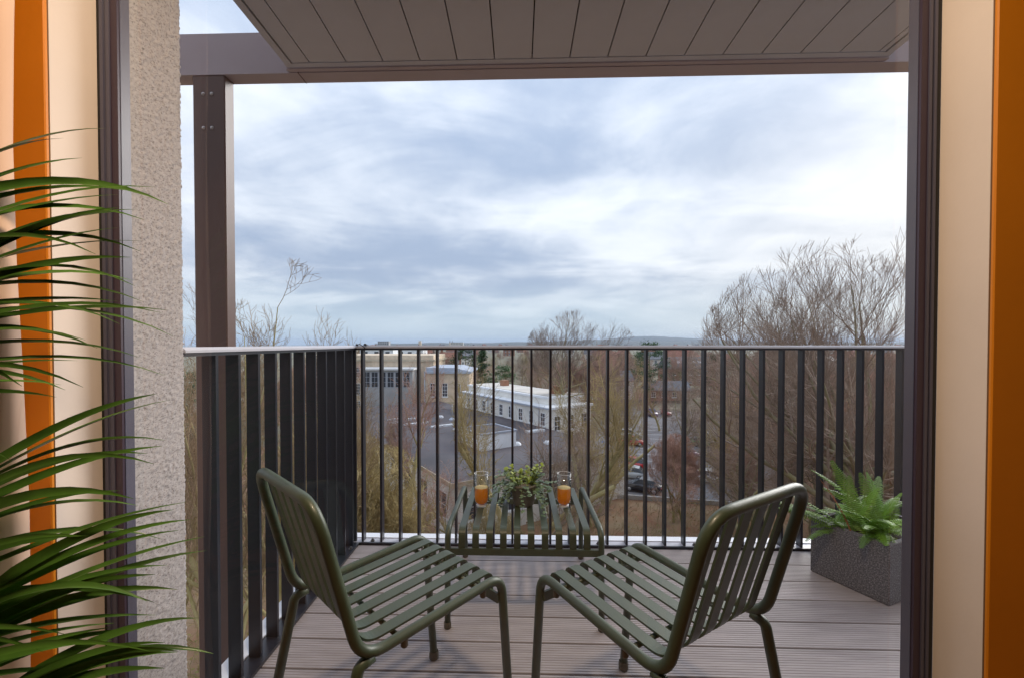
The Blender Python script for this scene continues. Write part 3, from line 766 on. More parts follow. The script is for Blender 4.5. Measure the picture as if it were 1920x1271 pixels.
# ------------------------------------------------------------------ bare trees
def fast_tube(V, F, pts, r0, r1, sides):
    n = len(pts); o = len(V)
    for i, p in enumerate(pts):
        d = (pts[min(i + 1, n - 1)] - pts[max(i - 1, 0)])
        a = d.cross(Vector((0.31, 0.57, 0.76)))
        if a.length < 1e-6: a = Vector((1, 0, 0))
        a.normalize(); b = d.normalized().cross(a); r = r0 + (r1 - r0) * i / (n - 1)
        for k in range(sides):
            w = 6.2832 * k / sides; V.append(p + a * (r * math.cos(w)) + b * (r * math.sin(w)))
    for i in range(n - 1):
        for k in range(sides):
            F.append((o + i * sides + k, o + i * sides + (k + 1) % sides, o + (i + 1) * sides + (k + 1) % sides, o + (i + 1) * sides + k))

def bare_tree(seed, H, Rad, cz, tr, counts, lens, angs=(38, 42, 40, 38, 36, 34), up=(0, .10, .10, .10, .08, .06), stems=1, fork=0.22, wig=0.16, minr=0.006, lean=0.0, low=None, dome=None):
    """bare tree whose limbs reach for an ellipsoid envelope; returns trunk and crown meshes"""
    rn = random.Random(seed); V0, F0, V1, F1 = [], [], [], []
    top = H - cz; bot = (low if low is not None else cz * 0.72); mx = len(counts)
    segs = (7, 7, 5, 4, 3, 2, 2)
    def reach(p, d):
        h = top if (p.z > cz or d.z > 0.15) else bot
        q = Vector((p.x / Rad, p.y / Rad, (p.z - cz) / h)); e = Vector((d.x / Rad, d.y / Rad, d.z / h))
        a = e.dot(e); b = q.dot(e); c = q.dot(q) - 1
        disc = b * b - a * c
        if disc <= 0: return 0.0
        return max(0.0, (-b + math.sqrt(disc)) / a)
    def branch(p, d, L, r, lev):
        n = segs[lev]; pts = [p]
        if lev == 1: L = reach(p, (d + Vector((0, 0, .12 if dome else .25))).normalized()) * rn.uniform(.78, .98)
        elif lev > 1: L = min(L, reach(p, d) * 1.0 + lens[-1] * .2 * rn.random())
        if L < 0.12: return
        for i in range(n):
            d = (d + Vector((rn.uniform(-wig, wig), rn.uniform(-wig, wig), rn.uniform(-wig, wig) + up[lev])))
            d.normalize(); pts.append(pts[-1] + d * (L / n))
        r1 = max(minr * .7, r * (0.5 if lev < mx else 0.5)) if lev != 1 else max(minr, r * .22)
        if lev <= 1: fast_tube(V0, F0, pts, r, r1, 8 if lev == 0 else 6)
        else: fast_tube(V1, F1, pts, r, r1, 4 if lev == 2 else 3)
        if lev >= mx: return
        c = counts[lev]; m = len(pts) - 1; f0 = fork if lev == 0 else 0.18
        for k in range(c):
            t = f0 + (1 - f0) * (k + rn.random() * .8) / c
            if k == c - 1: t = 1.0
            i = min(m - 1, int(t * m)); f = t * m - i; pp_ = pts[i].lerp(pts[i + 1], f)
            dd = (pts[i + 1] - pts[i]).normalized(); ax = dd.cross(Vector((rn.uniform(-1, 1), rn.uniform(-1, 1), rn.uniform(-1, 1))))
            if ax.length < 1e-3: continue
            a = R(angs[lev]) * rn.uniform(.6, 1.3) * (0.4 if k == c - 1 else 1.0)
            nd = Matrix.Rotation(a, 3, ax.normalized()) @ dd
            if dome and lev == 0 and k < c - 1:
                ct = math.cos(R(dome[1])) + (math.cos(R(dome[0])) - math.cos(R(dome[1]))) * ((k * 0.618) % 1.0); az_ = k * 2.39996 + rn.uniform(-.2, .2)
                nd = Vector((math.cos(az_) * math.sqrt(1 - ct * ct), math.sin(az_) * math.sqrt(1 - ct * ct), ct))
            rr = (r + (r1 - r) * t) * (0.72 if k == c - 1 else rn.uniform(.42, .62))
            branch(pp_, nd, lens[lev + 1] * rn.uniform(.7, 1.2) * (1.1 - 0.25 * t), max(minr, rr), lev + 1)
    for s in range(stems):
        a = 6.28 * s / stems + rn.random(); sp = 0.0 if stems == 1 else 0.35
        d = Vector((math.cos(a) * sp * .6 + lean, math.sin(a) * sp * .6, 1)).normalized()
        branch(Vector((math.cos(a) * sp * .8, math.sin(a) * sp * .8, -0.2)), d, lens[0], tr, 0)
    zl = sorted(v.z for v in V1); zs = H / zl[int(len(zl) * .9975)]
    def mk(V, F, nm):
        me = bpy.data.meshes.new(nm); me.from_pydata([(v.x, v.y, v.z * zs) for v in V], [], F)
        me.polygons.foreach_set('use_smooth', [True] * len(F)); me.update(); return me
    return mk(V0, F0, 'trunk'), mk(V1, F1, 'crown')
def with_mats(meshes, mt, mc):
    a, b = meshes[0].copy(), meshes[1].copy(); a.materials.append(MATS[mt]); b.materials.append(MATS[mc]); return a, b
def place_tree(name, meshes, x, y, sc, rz, label, group=None, zs=1.0):
    t = thing(name, (x, y, GZ), rz, label, 'tree', group)
    for nm, me in zip(('trunk', 'crown'), meshes): share(nm, me, t, sc=(sc, sc, sc * zs))
    return t
def at(px, Y): return (px - 973) / 826 * Y * 1.0

# the great beech at the right
beech = with_mats(bare_tree(17, 23.0, 11.8, 12.5, 0.60, (24, 9, 6, 5, 4), (8.0, 10, 4.6, 2.6, 1.5, 0.9), angs=(56, 42, 40, 34, 30), up=(0, .03, .07, .11, .14, .12), fork=0.40, wig=0.15, minr=0.0095, low=8.5, dome=(8, 86)), 'bark', 'twig')
place_tree('beech_tree', beech, 23.6, 30, 1.0, 0.6, 'great bare beech tree with a wide domed crown at the right')
oval = bare_tree(26, 20.8, 7.6, 15.0, 0.34, (20, 7, 5, 4, 3), (12, 6.2, 3.2, 1.9, 1.2, 0.8), angs=(42, 36, 36, 34, 32), up=(0, .04, .09, .12, .14, .1), low=9, dome=(8, 82), fork=0.5, wig=0.18, minr=0.012)
place_tree('bare_tree', with_mats(oval, 'bark', 'twig'), at(1088, 62), 62, 1.0, 0.3, 'bare tree with a rounded top standing in the centre above the handrail')
mossy = bare_tree(33, 15, 5.0, 9.2, 0.24, (8, 7, 6, 5), (9.0, 4.6, 2.6, 1.6, 1.0), angs=(34, 46, 50, 50), up=(0, .06, .05, .04, .03), stems=2, fork=0.3, wig=0.24, minr=0.0115)
tangle = bare_tree(61, 14, 5.6, 8.0, 0.26, (11, 8, 6, 5), (8.0, 5.0, 2.8, 1.6, 1.0), angs=(52, 55, 55, 52), up=(0, .05, .04, .02, .0), fork=0.25, wig=0.30, minr=0.0125)
tangle_r = with_mats(tangle, 'bark_moss', 'twig_red'); tangle_b = with_mats(tangle, 'bark', 'twig')
mossy_m = with_mats(mossy, 'bark_moss', 'twig_olive')
mossy_r = with_mats(mossy, 'bark_moss', 'twig_red')
mossy_b = with_mats(mossy, 'bark', 'twig')
small = bare_tree(45, 12, 4.2, 7.0, 0.17, (8, 7, 5, 5, 3), (6.5, 4.0, 2.3, 1.4, 0.8, 0.5), stems=3, fork=0.2, wig=0.22, minr=0.012)
small_r = with_mats(small, 'bark', 'twig_red'); small_o = with_mats(small, 'bark_moss', 'twig_olive')
place_tree('bare_tree', mossy_r, at(742, 37), 37, 0.98, 0.0, 'reddish bare tree with mossy trunks in front of the tan stone building')
place_tree('bare_tree', mossy_m, at(978, 31), 31, 0.98, 1.9, 'mossy olive bare tree with twin trunks right behind the table plant')
place_tree('bare_tree', mossy_m, at(1085, 34), 34, 1.02, 4.0, 'mossy olive bare tree right of the low white building')
place_tree('bare_tree', mossy_m, at(1118, 42), 42, 0.85, 2.6, 'mossy olive bare tree left of the parked black car')
place_tree('bare_tree', small_o, at(700, 25), 25, 0.85, 0.9, 'low tangled olive tree below the corner of the railing')
place_tree('bare_tree', small_r, at(1265, 42.5), 42.5, 0.62, 0.5, 'thin young bare tree at the edge of the car park')
place_tree('bare_tree', small_r, at(1372, 40), 40, 0.60, 2.2, 'thin bare tree in front of the parked white cars')
for px, Y, pm, sc, rz, lb in ((690, 42, mossy_b, .80, 1.0, 'slender brown bare tree before the low building, leftmost'), (800, 39, mossy_r, .74, 2.0, 'slender reddish bare tree before the low building'),
        (842, 33, tangle_r, .52, .4, 'low reddish spreading tree by the corner of the low building'), (1090, 37, tangle_b, .70, 5.1, 'wide brown bare tree between the white building and the cars'),
        (1262, 40, tangle_r, .45, 2.7, 'wide reddish bare tree right of the black hatchback'), (1045, 30, mossy_b, .80, 3.3, 'slender brown bare tree right of the glass of juice'),
        (1420, 36, tangle_b, .85, 1.1, 'wide brown bare tree at the left foot of the great beech'), (1272, 66, tangle_b, .75, 4.4, 'wide brown bare tree among the parked cars'),
        (1235, 82, tangle_r, .8, .9, 'wide reddish bare tree at the far end of the car park'), (920, 27, small_o, .5, 2.2, 'low olive shrub under the table')):
    place_tree('bare_tree', pm, at(px, Y), Y, sc, rz, lb)
# near trees on the left, seen through the side railing
lefty = bare_tree(52, 19.0, 5.4, 13.2, 0.20, (14, 7, 5, 4, 3), (13.5, 5.2, 2.4, 1.2, 0.6, 0.35), angs=(40, 40, 42, 42, 40), up=(0, .20, .18, .14, .10, .06), fork=0.30, wig=0.20, minr=0.0075, low=10.5)
lefty_m = with_mats(lefty, 'bark_moss', 'twig_tan')
place_tree('bare_tree', lefty_m, -9.5, 14.5, 0.985, 0.4, 'near bare tree with tan budding twigs right behind the steel post')
place_tree('bare_tree', lefty_m, -9.9, 17.5, 0.93, 3.0, 'near bare tree with tan twigs just left of the railing corner')
place_tree('bare_tree', lefty_m, -14.5, 17.0, 1.03, 5.0, 'near bare tree with tan twigs between the wall end and the post')
place_tree('bare_tree', small_o, -9.5, 21.5, 1.0, 4.2, 'olive many stemmed tree low behind the left railing')
place_tree('bare_tree', tangle_r, -19.5, 32, 0.95, 1.2, 'reddish wide tree behind the left railing')
# the wood
rn = random.Random(77)
protos = [tangle_r, tangle_b, small_r, mossy_m, with_mats(oval, 'bark', 'twig_red'), mossy_b]
kinds = ['reddish wide', 'brown wide', 'low reddish many stemmed', 'olive mossy twin stemmed', 'tall oval reddish', 'slender brown']
spots = []
for i in range(90):
    Y = rn.uniform(62, 210); px = rn.uniform(1130, 1760)
    if 1180 < px < 1330 and Y < 108: continue
    spots.append((px, Y))
for i in range(30): spots.append((rn.uniform(880, 1200), rn.uniform(84, 210)))
for i in range(9): spots.append((rn.uniform(1110, 1420), rn.uniform(36, 45.5)))
rb = random.Random(5)
for i in range(14): spots.append((1080 + 26 * i + rb.uniform(-10, 10), rb.uniform(47, 64) if i % 2 else rb.uniform(33, 44)))
for i in range(20): spots.append((rn.uniform(1390, 1740), rn.uniform(34, 64)))
for i in range(10): spots.append((rn.uniform(360, 640), rn.uniform(40, 110)))
for i in range(8): spots.append((rn.uniform(640, 880), rn.uniform(118, 220)))
for i in range(34): spots.append((rn.uniform(1760, 2900), rn.uniform(28, 150)))
for i in range(70): spots.append((rn.uniform(640, 1760), rn.uniform(210, 640)))
spots = [q for q in spots if not (q[1] < 66 and (1140 < q[0] < 1262 or 1278 < q[0] < 1368))]     # the gaps through which the parked cars show
for px, Y in spots:
    ki = rn.choice((0, 0, 1, 1, 2, 3, 4, 5))
    if Y < 46 and px < 1430: ki = rn.choice((3, 5, 5))
    p = protos[ki]
    hmax = max(11.0, 15.2 - 0.012 * (Y - 60)) if Y > 60 else 12.5
    if Y < 46 and px < 1390: hmax = 8.0
    base_h = (14, 14, 12, 15, 20.8, 15)[ki]
    where = 'among the cars and the slope below' if Y < 66 and px > 1100 else ('left of the stone building' if px < 640 else ('behind the stone building' if px < 880 else ('behind the white building' if px < 1130 else ('near' if Y < 115 else 'far') + (' left of the slate roofed house' if px < 1240 else (' around the slate roofed house' if px < 1380 else (' behind the left half of the beech' if px < 1560 else ' behind the right half of the beech'))))))
    if px > 1760: where = 'right of the great beech, hidden by the window frame'
    if Y > 210: where = 'in the far suburb, ' + ('left of centre' if px < 950 else ('right of centre' if px < 1350 else 'behind the great beech'))
    sc = hmax / base_h * rn.uniform(.72, 1.0)
    place_tree('bare_tree', p, at(px, Y), Y, sc, rn.uniform(0, 6.28), '%s bare tree %s' % (kinds[ki], where), 'bare trees of the wood')

# evergreens
def evergreen(seed, H, Rad, conical):
    rn = random.Random(seed); mb = MB(); tk = MB()
    tk.tube([(0, 0, -0.2), (0.05, 0, H * .5), (0, 0.05, H * .92)], [H * .02, H * .013, 0.03], 7, cap=False)
    for k in range(90):
        t = rn.random() ** 0.8; z = H * (0.22 + 0.76 * t)
        rr = Rad * ((1 - t) * 0.95 + 0.08 if conical else math.sqrt(max(0.02, 1 - (1.7 * t - .75) ** 2))) * rn.uniform(.35, 1.0)
        a = rn.uniform(0, 6.28); c = Vector((math.cos(a) * rr, math.sin(a) * rr, z)); s = Rad * rn.uniform(.14, .30)
        if k % 3 == 0: tk.tube([(0, 0, max(0.5, z - rr * .3)), c], [0.05, 0.015], 4, cap=False)
        for q in range(60):
            d = Vector((rn.gauss(0, 1), rn.gauss(0, 1), rn.gauss(0, .6))); d *= s * rn.random() ** .4 / max(d.length, .01)
            leaf(mb, c + d, Vector((rn.uniform(-1, 1), rn.uniform(-1, 1), rn.uniform(-.3, .8))), Vector((rn.uniform(-.5, .5), rn.uniform(-.5, .5), 1)), rn.uniform(.25, .5), rn.uniform(.14, .28))
    return tk.mesh('trunk', 'bark'), mb.mesh('crown', 'evergreen')
pine = evergreen(3, 15.5, 4.6, False); fir = evergreen(9, 15.0, 3.4, True)
for px, Y, me, sc, lb in ((872, 118, pine, 1.0, 'dark green pine left of the two behind the tan building'), (905, 112, fir, 0.98, 'green conifer right of the pine behind the tan building'),
                          (1216, 120, pine, 1.06, 'dark green pine rising just above the handrail right of centre'), (1332, 95, fir, 0.92, 'narrow green conifer beside the slate roofed house'),
                          (945, 100, pine, 0.72, 'low green shrub tree behind the white building'), (362, 60, pine, 0.8, 'green tree between the wall end and the post')):
    place_tree('evergreen_tree', me, at(px, Y), Y, sc, px * .1, lb)

# undergrowth: thousands of thin stems and bramble arcs nobody could count
rn = random.Random(99); V, F = [], []
for i in range(5200):
    Y = 20 + 34 * rn.random() ** 1.3; px = rn.uniform(330, 1760); X = at(px, Y)
    if Y > 45 and 1100 < px < 1400: continue
    u_ = (X + 5.2) * -.579 + (Y - 35) * .816; v_ = (X + 5.2) * .8 + (Y - 35) * .6
    if u_ > -0.6 and v_ > -0.6: continue
    p = Vector((X, Y, GZ)); L = rn.uniform(.6, 2.6); d = Vector((rn.uniform(-.6, .6), rn.uniform(-.6, .6), 1)).normalized(); pts = [p]
    for k in range(4):
        d = (d + Vector((rn.uniform(-.3, .3), rn.uniform(-.3, .3), -rn.uniform(0, .35)))).normalized(); pts.append(pts[-1] + d * L / 4)
    fast_tube(V, F, pts, 0.016, 0.006, 3)
    for k in range(3):
        q = pts[rn.randint(1, 3)]; d2 = (d + Vector((rn.uniform(-1, 1), rn.uniform(-1, 1), rn.uniform(-.2, .8)))).normalized()
        fast_tube(V, F, [q, q + d2 * L * .2, q + d2 * L * .36 + Vector((0, 0, -.05))], 0.010, 0.005, 3)
mb = MB(); mb.v = V; mb.f = F; mb.sm = [True] * len(F)
part('undergrowth', mb, 'brush', None, label='tangled brown brambles and stems covering the slope', cat='undergrowth', kind='stuff')
# ivy and dead leaves on the slope
rn = random.Random(98); mb = MB()
for i in range(7000):
    Y = 19 + 30 * rn.random() ** 1.2; px = rn.uniform(330, 1760); X = at(px, Y)
    u_ = (X + 5.2) * -.579 + (Y - 35) * .816; v_ = (X + 5.2) * .8 + (Y - 35) * .6
    if (u_ > -0.6 and v_ > -0.6) or (Y > 44 and 1090 < px): continue
    leaf(mb, Vector((X, Y, GZ + rn.uniform(.02, .5))), Vector((rn.uniform(-1, 1), rn.uniform(-1, 1), rn.uniform(-.1, .5))), Vector((0, 0, 1)), rn.uniform(.10, .26), rn.uniform(.08, .2))
mat('litter', (0.33, 0.13, 0.05), 0.9, col2=(0.17, 0.20, 0.05), vscale=0.22, detail=5)
part('leaf_litter', mb, 'litter', None, label='russet dead leaves and green ivy lying on the slope', cat='leaves', kind='stuff')

# ------------------------------------------------------------------ buildings
def window(parent, M, w, h, m='win_white', cols=2, rows=3, sill=True):
    """sash window in local x (width), z (height), facing local -y"""
    f = MB(); b = 0.09
    f.box(-w / 2, w / 2, -0.06, 0.03, 0, b, M); f.box(-w / 2, w / 2, -0.06, 0.03, h - b, h, M)
    f.box(-w / 2, -w / 2 + b, -0.06, 0.03, b, h - b, M); f.box(w / 2 - b, w / 2, -0.06, 0.03, b, h - b, M)
    for c in range(1, cols): xx = -w / 2 + w * c / cols; f.box(xx - .03, xx + .03, -0.04, 0.02, b, h - b, M)
    for r_ in range(1, rows): zz = h * r_ / rows; f.box(-w / 2 + b, w / 2 - b, -0.045, 0.015, zz - .03, zz + .03, M)
    if sill: f.box(-w / 2 - .12, w / 2 + .12, -0.16, 0.0, -0.14, -0.005, M)
    o = part('window', f, m, parent)
    part('pane', MB().box(-w / 2 + .02, w / 2 - .02, -0.02, 0.0, .02, h - .02, M), 'win_dark', o)
def facing(x, y, z, rz): return Matrix.Translation((x, y, z)) @ Matrix.Rotation(rz, 4, 'Z')

# tan stone building
tb = thing('stone_building', (-22, 92, GZ), label='tan stone institutional building with parapet and tall windows', cat='building')
MX0, MX1, MY = at(560, 100), at(812, 100), 100
part('wall', MB().box(MX0, MX1, MY, MY + 16, GZ, -2.9), 'stone_tan', tb)
part('cornice', MB().box(MX0 - .4, MX1 + .4, MY - .45, MY + 16.4, -2.9, -2.5), 'stone_trim', tb)
part('parapet', MB().box(MX0, MX1, MY - .1, MY + 16, -2.499, -1.55), 'stone_tan', tb)
for i in range(13):
    xx = MX0 + 1.6 + i * 2.30
    for z, h in ((-6.6, 2.4), (-10.6, 2.6), (-14.2, 2.2)): window(tb, facing(xx, MY - .002, z, 0), 0.95, h, cols=2, rows=4)
# projecting right wing
WX0, WX1, WY = at(798, 86), at(880, 86), 86
part('wing_wall', MB().box(WX0, WX1, WY, WY + 13.9, GZ, -4.7), 'stone_tan', tb)
part('wing_cornice', MB().box(WX0 - .3, WX1 + .35, WY - .4, WY + 13.8, -4.699, -4.3), 'lead', tb)
part('wing_parapet', MB().prism([(WX0, -4.299), (WX1 - .2, -4.299), (WX1 - .3, -4.1), (WX1 - 1.4, -4.0), (WX1 - 2.6, -3.6), (WX0, -3.6)][::-1], WY - .05, WY + 13.0, axis='y'), 'lead', tb)
part('string_course', MB().box(WX0 - .05, WX1 + .08, WY - .12, WY - .001, -10.6, -10.3), 'stone_trim', tb)
for xx in (WX0 + 1.3, WX0 + 3.7, WX0 + 6.3):
    window(tb, facing(xx, WY - .002, -9.3, 0), 1.05, 2.7, cols=2, rows=4)
    window(tb, facing(xx, WY - .002, -13.2, 0), 0.95, 1.5, cols=2, rows=2)
part('drainpipe', MB().tube([(WX0 - .25, WY - .2, -4.5), (WX0 - .25, WY - .2, GZ)], .09, 6), 'lead', tb)
# glazed annex before the main front
an = thing('glazed_annex', (-28, 96, GZ), label='grey glazed annex with white roof edge before the stone building', cat='annex')
AX0, AX1 = at(676, 95), at(772, 95)
part('wall', MB().box(AX0, AX1, 95, 99.9, GZ, -4.6), 'house_grey', an)
part('roof_edge', MB().box(AX0 - .4, AX1 + .4, 94.4, 99.9, -4.59, -4.2), 'win_white', an)
for i in range(6): window(an, facing(AX0 + 1 + i * 1.75, 94.998, -8.4, 0), 1.5, 3.4, 'lead', 2, 3, False)

# low flat roofed building (corner C, axes u and v)
C0 = Vector((-5.2, 35.0, 0)); U = Vector((-.579, .815, 0)); Vv = Vector((.815, .579, 0))
BM = Matrix.Translation(C0) @ Matrix(((Vv.x, U.x, 0, 0), (Vv.y, U.y, 0, 0), (0, 0, 1, 0), (0, 0, 0, 1)))
fb = thing('flat_roof_building', (C0.x, C0.y, GZ), label='low white walled building with a wide dark felt flat roof', cat='building')
part('wall', MB().box(0, 20.5, 0, 46, GZ, -10.25, BM), 'render_white', fb)
part('roof', MB().box(-.35, 20.5, -.35, 46.3, -10.249, -10.0, BM), 'felt', fb)
part('roof_edge', MB().box(-.42, -.352, -.42, 46.3, -10.30, -9.93, BM), 'stone_trim', fb)
part('roof_edge', MB().box(-.351, 20.5, -.42, -.352, -10.30, -9.93, BM), 'stone_trim', fb)
for i in range(11):
    M = BM @ Matrix.Translation((-.002, 2.2 + i * 3.9, -13.4)) @ Matrix.Rotation(R(-90), 4, 'Z')
    window(fb, M, 1.9, 2.2, cols=2, rows=2)
for i in range(5):
    M = BM @ Matrix.Translation((2.2 + i * 3.9, -.002, -13.4)); window(fb, M, 1.9, 2.2, cols=2, rows=2)
for (a, b, w, d) in ((5.5, 25.5, 3.6, .55), (8.0, 22.0, 4.4, .6), (9.6, 18.6, 2.0, .6), (5.0, 30.5, 1.6, .5), (7.5, 29.5, 1.3, .5), (4.4, 28.0, 1.2, .4), (16.6, 12.2, 2.6, .9)):
    part('skylight', MB().box(a, a + w, b, b + d, -9.999, -9.78, BM, ch=.06), 'skylight', fb)
for (a, b) in ((12.5, 29), (15.0, 6.6), (11.8, 8.0)):
    part('roof_vent', MB().lathe([(0, .34), (.30, .30), (.45, .16), (.5, 0)], tuple(BM @ Vector((a, b, -9.999))), seg=12), 'skylight', fb)
vp = BM @ Vector((13.2, 26.5, -10))
part('roof_mast', MB().tube([vp, vp + Vector((0, 0, 2.3))], .07, 6).lathe([(0, .3), (.25, .26), (.5, .0)], tuple(vp), seg=10), 'lead', fb)
prm = thing('plant_room', tuple(BM @ Vector((7, 8.6, -10))), label='white box shaped plant room on the dark flat roof', cat='plant room')
part('wall', MB().box(7.0, 11.4, 7.6, 12.0, -9.998, -8.35, BM), 'plant_white', prm)
part('roof_edge', MB().box(6.9, 11.5, 7.5, 7.68, -8.349, -8.18, BM).box(6.9, 11.5, 11.92, 12.1, -8.349, -8.18, BM).box(6.9, 7.08, 7.681, 11.919, -8.349, -8.18, BM).box(11.32, 11.5, 7.681, 11.919, -8.349, -8.18, BM), 'lead', prm)
part('roof', MB().box(7.081, 11.319, 7.681, 11.919, -8.348, -8.28, BM), 'felt', prm)

# white two tier building behind the flat roof
wb = thing('white_building', tuple(BM @ Vector((21, 22, GZ))), label='white rendered two tier building behind the dark flat roof', cat='building')
part('wall', MB().box(20.55, 28, 13, 37, GZ, -7.5, BM), 'render_white', wb)
part('cornice', MB().box(20.25, 28.3, 12.7, 37.3, -7.499, -7.2, BM), 'plant_white', wb)
part('upper_wall', MB().box(21.8, 28, 15, 37, -7.199, -6.35, BM), 'render_white', wb)
part('upper_cornice', MB().box(21.55, 28.2, 14.7, 37.2, -6.349, -6.1, BM), 'plant_white', wb)
part('roof', MB().box(22.2, 27.5, 15.4, 36.6, -6.099, -6.02, BM), 'house_pale', wb)
part('chimney', MB().box(24.4, 26.6, 16.5, 17.7, -6.019, -4.9, BM), 'brick', wb)
part('chimney', MB().box(24.8, 26.0, 30.5, 31.5, -6.019, -5.1, BM), 'brick', wb)
part('gutter', MB().box(20.14, 20.245, 12.7, 37.3, -7.42, -7.28, BM), 'lead', wb)
for i in range(4):
    q = BM @ Vector((20.46, 15.2 + i * 6.6, 0)); part('drainpipe', MB().tube([(q.x, q.y, -7.4), (q.x, q.y, -10)], .07, 6), 'lead', wb)
for i in range(9):
    M = BM @ Matrix.Translation((20.548, 14.4 + i * 2.55, -9.8)) @ Matrix.Rotation(R(-90), 4, 'Z'); window(wb, M, 1.0, 1.75, cols=2, rows=3)
for i in range(3):
    M = BM @ Matrix.Translation((21.8 + i * 2.4, 12.998, -10.4)); window(wb, M, 1.1, 2.0, cols=2, rows=3)
    M = BM @ Matrix.Translation((21.8 + i * 2.4, 12.998, -13.8)); window(wb, M, 1.1, 2.0, cols=2, rows=3)
# houses
def house_parts(t, w, d, h, rh, mw, mr, M, nwin=3, chim=True):
    part('wall', MB().box(-w / 2, w / 2, 0, d, 0, h, M), mw, t)
    r_ = MB(); o = .35
    pts = [(-o, h - .1), (d / 2, h + rh), (d + o, h - .1), (d + o, h - .28), (-o, h - .28)]
    vs = [M @ Vector((sx, y, z)) for sx in (-w / 2 - o, w / 2 + o) for y, z in pts]
    r_.add(vs, [(0, 1, 2, 3, 4)[::-1], (5, 6, 7, 8, 9)] + [(i, (i + 1) % 5, 5 + (i + 1) % 5, 5 + i) for i in range(5)])
    ro = part('roof', r_, mr, t)
    part('gable', MB().add([M @ Vector(p) for p in ((-w / 2, 0, h), (-w / 2, d, h), (-w / 2, d / 2, h + rh - .3), (w / 2, 0, h), (w / 2, d, h), (w / 2, d / 2, h + rh - .3))], [(0, 2, 1), (3, 4, 5)]), mw, t)
    if chim: part('chimney', MB().box(-w / 2 + .2, -w / 2 + 1.3, d / 2 - .4, d / 2 + .4, h + rh - .9, h + rh + 1.1, M), 'brick', ro)
    for i in range(nwin):
        xx = -w / 2 + w * (i + .5) / nwin
        for z in ((.9, 3.6) if h > 4.5 else (.9,)): window(t, M @ Matrix.Translation((xx, -.002, z)), 1.2, 1.4, cols=2, rows=2)
hs = thing('brick_house', (at(1290, 150), 150, GZ), label='brick house with a long slate roof and white skylights right of the pine', cat='house')
Mh = facing(at(1298, 150), 150, GZ + 2.0, R(8)); house_parts(hs, 17, 9, 6.0, 3.6, 'brick', 'slate', Mh, 6)
for i in (-5, 0.6, 2.6): part('skylight', MB().box(i, i + 1.0, -.2, .9, 0, .12, Mh @ Matrix.Translation((0, 2.0, 7.65)) @ Matrix.Rotation(R(38), 4, 'X')), 'skylight', hs)
hs = thing('low_house', (at(1250, 118), 118, GZ), label='low hall with grey roof and pale eaves beyond the car park', cat='house')
house_parts(hs, 11, 7, 3.0, 2.2, 'brick', 'slate', facing(at(1252, 122), 122, GZ + .5, R(-6)), 4, False)
hs = thing('white_house', (at(1128, 120), 120, GZ), label='white house half hidden by twigs right of centre', cat='house')
house_parts(hs, 14, 8, 5.2, 2.4, 'render_white', 'slate', facing(at(1140, 120), 120, GZ + 1.0, R(5)), 4)
# far houses of the suburb
rn = random.Random(31)
protoh = []
for (mw, mr) in (('house_pale', 'slate'), ('brick', 'tile_red'), ('render_white', 'slate'), ('house_grey', 'tile_red')):
    t = thing('far_house', (0, 0, 0)); house_parts(t, 10, 8, 5.6, 3.0, mw, mr, Matrix.Identity(4), 3); protoh.append(t)
names = ['pale rendered house with slate roof in the distant suburb', 'brick house with red tiled roof in the distant suburb', 'white house with slate roof in the distant suburb', 'grey house with red tiled roof in the distant suburb']
def copy_tree(o, parent=None):
    c = o.copy(); COL.objects.link(c); c.parent = parent
    for ch in o.children: copy_tree(ch, c)
    return c
cnt = [0, 0, 0, 0]
for i in range(120):
    k = rn.randrange(4); Y = 230 + 1500 * rn.random() ** 1.7; px = rn.uniform(640, 1740)
    if Y < 320 and px < 760: Y += 150
    o = protoh[k] if cnt[k] == 0 else copy_tree(protoh[k]); cnt[k] += 1
    o.location = (at(px, Y), Y, GZ + rn.uniform(0, 2.0) + Y * .0022); o.rotation_euler = (0, 0, rn.uniform(-.9, .9))
    s = rn.uniform(.9, 1.25); o.scale = (s, s, s)
    zone = 'left of centre' if px < 900 else ('near the centre' if px < 1150 else ('right of centre' if px < 1400 else 'behind the great beech'))
    far = 'nearer' if Y < 450 else ('middle' if Y < 900 else 'farthest')
    tag(o, names[k].replace('in the distant suburb', 'in the %s suburb rows, %s' % (far, zone)), 'house', 'houses of the distant suburb')
# long pale blocks and towers on the skyline
def block(name, px0, px1, Y, ztop, m, label, rows=2, cat='building'):
    x0, x1 = at(px0, Y), at(px1, Y); t = thing(name, ((x0 + x1) / 2, Y, GZ), label=label, cat=cat)
    part('wall', MB().box(x0, x1, Y, Y + 12, GZ, ztop), m, t); part('roof', MB().box(x0 - .3, x1 + .3, Y - .3, Y + 12.3, ztop + .001, ztop + .5), 'lead', t)
    n = max(2, int((x1 - x0) / 4.5))
    for r_ in range(rows):
        for i in range(n):
            xx = x0 + (x1 - x0) * (i + .5) / n
            part('window', MB().box(xx - 1.1, xx + 1.1, Y - .12, Y - .02, ztop - 2.6 - 3.2 * r_, ztop - .9 - 3.2 * r_), 'win_dark', t)
    return t
block('office_block', 672, 735, 230, -2.2, 'plant_white', 'long white block behind the stone building, left part')
block('office_block', 742, 792, 250, -2.6, 'plant_white', 'long white block behind the stone building, right part')
block('office_block', 706, 727, 900, 5.5, 'house_grey', 'grey block standing on the sea horizon above the corner')
block('office_block', 845, 868, 1300, 4.6, 'house_pale', 'pale block on the skyline left of centre')
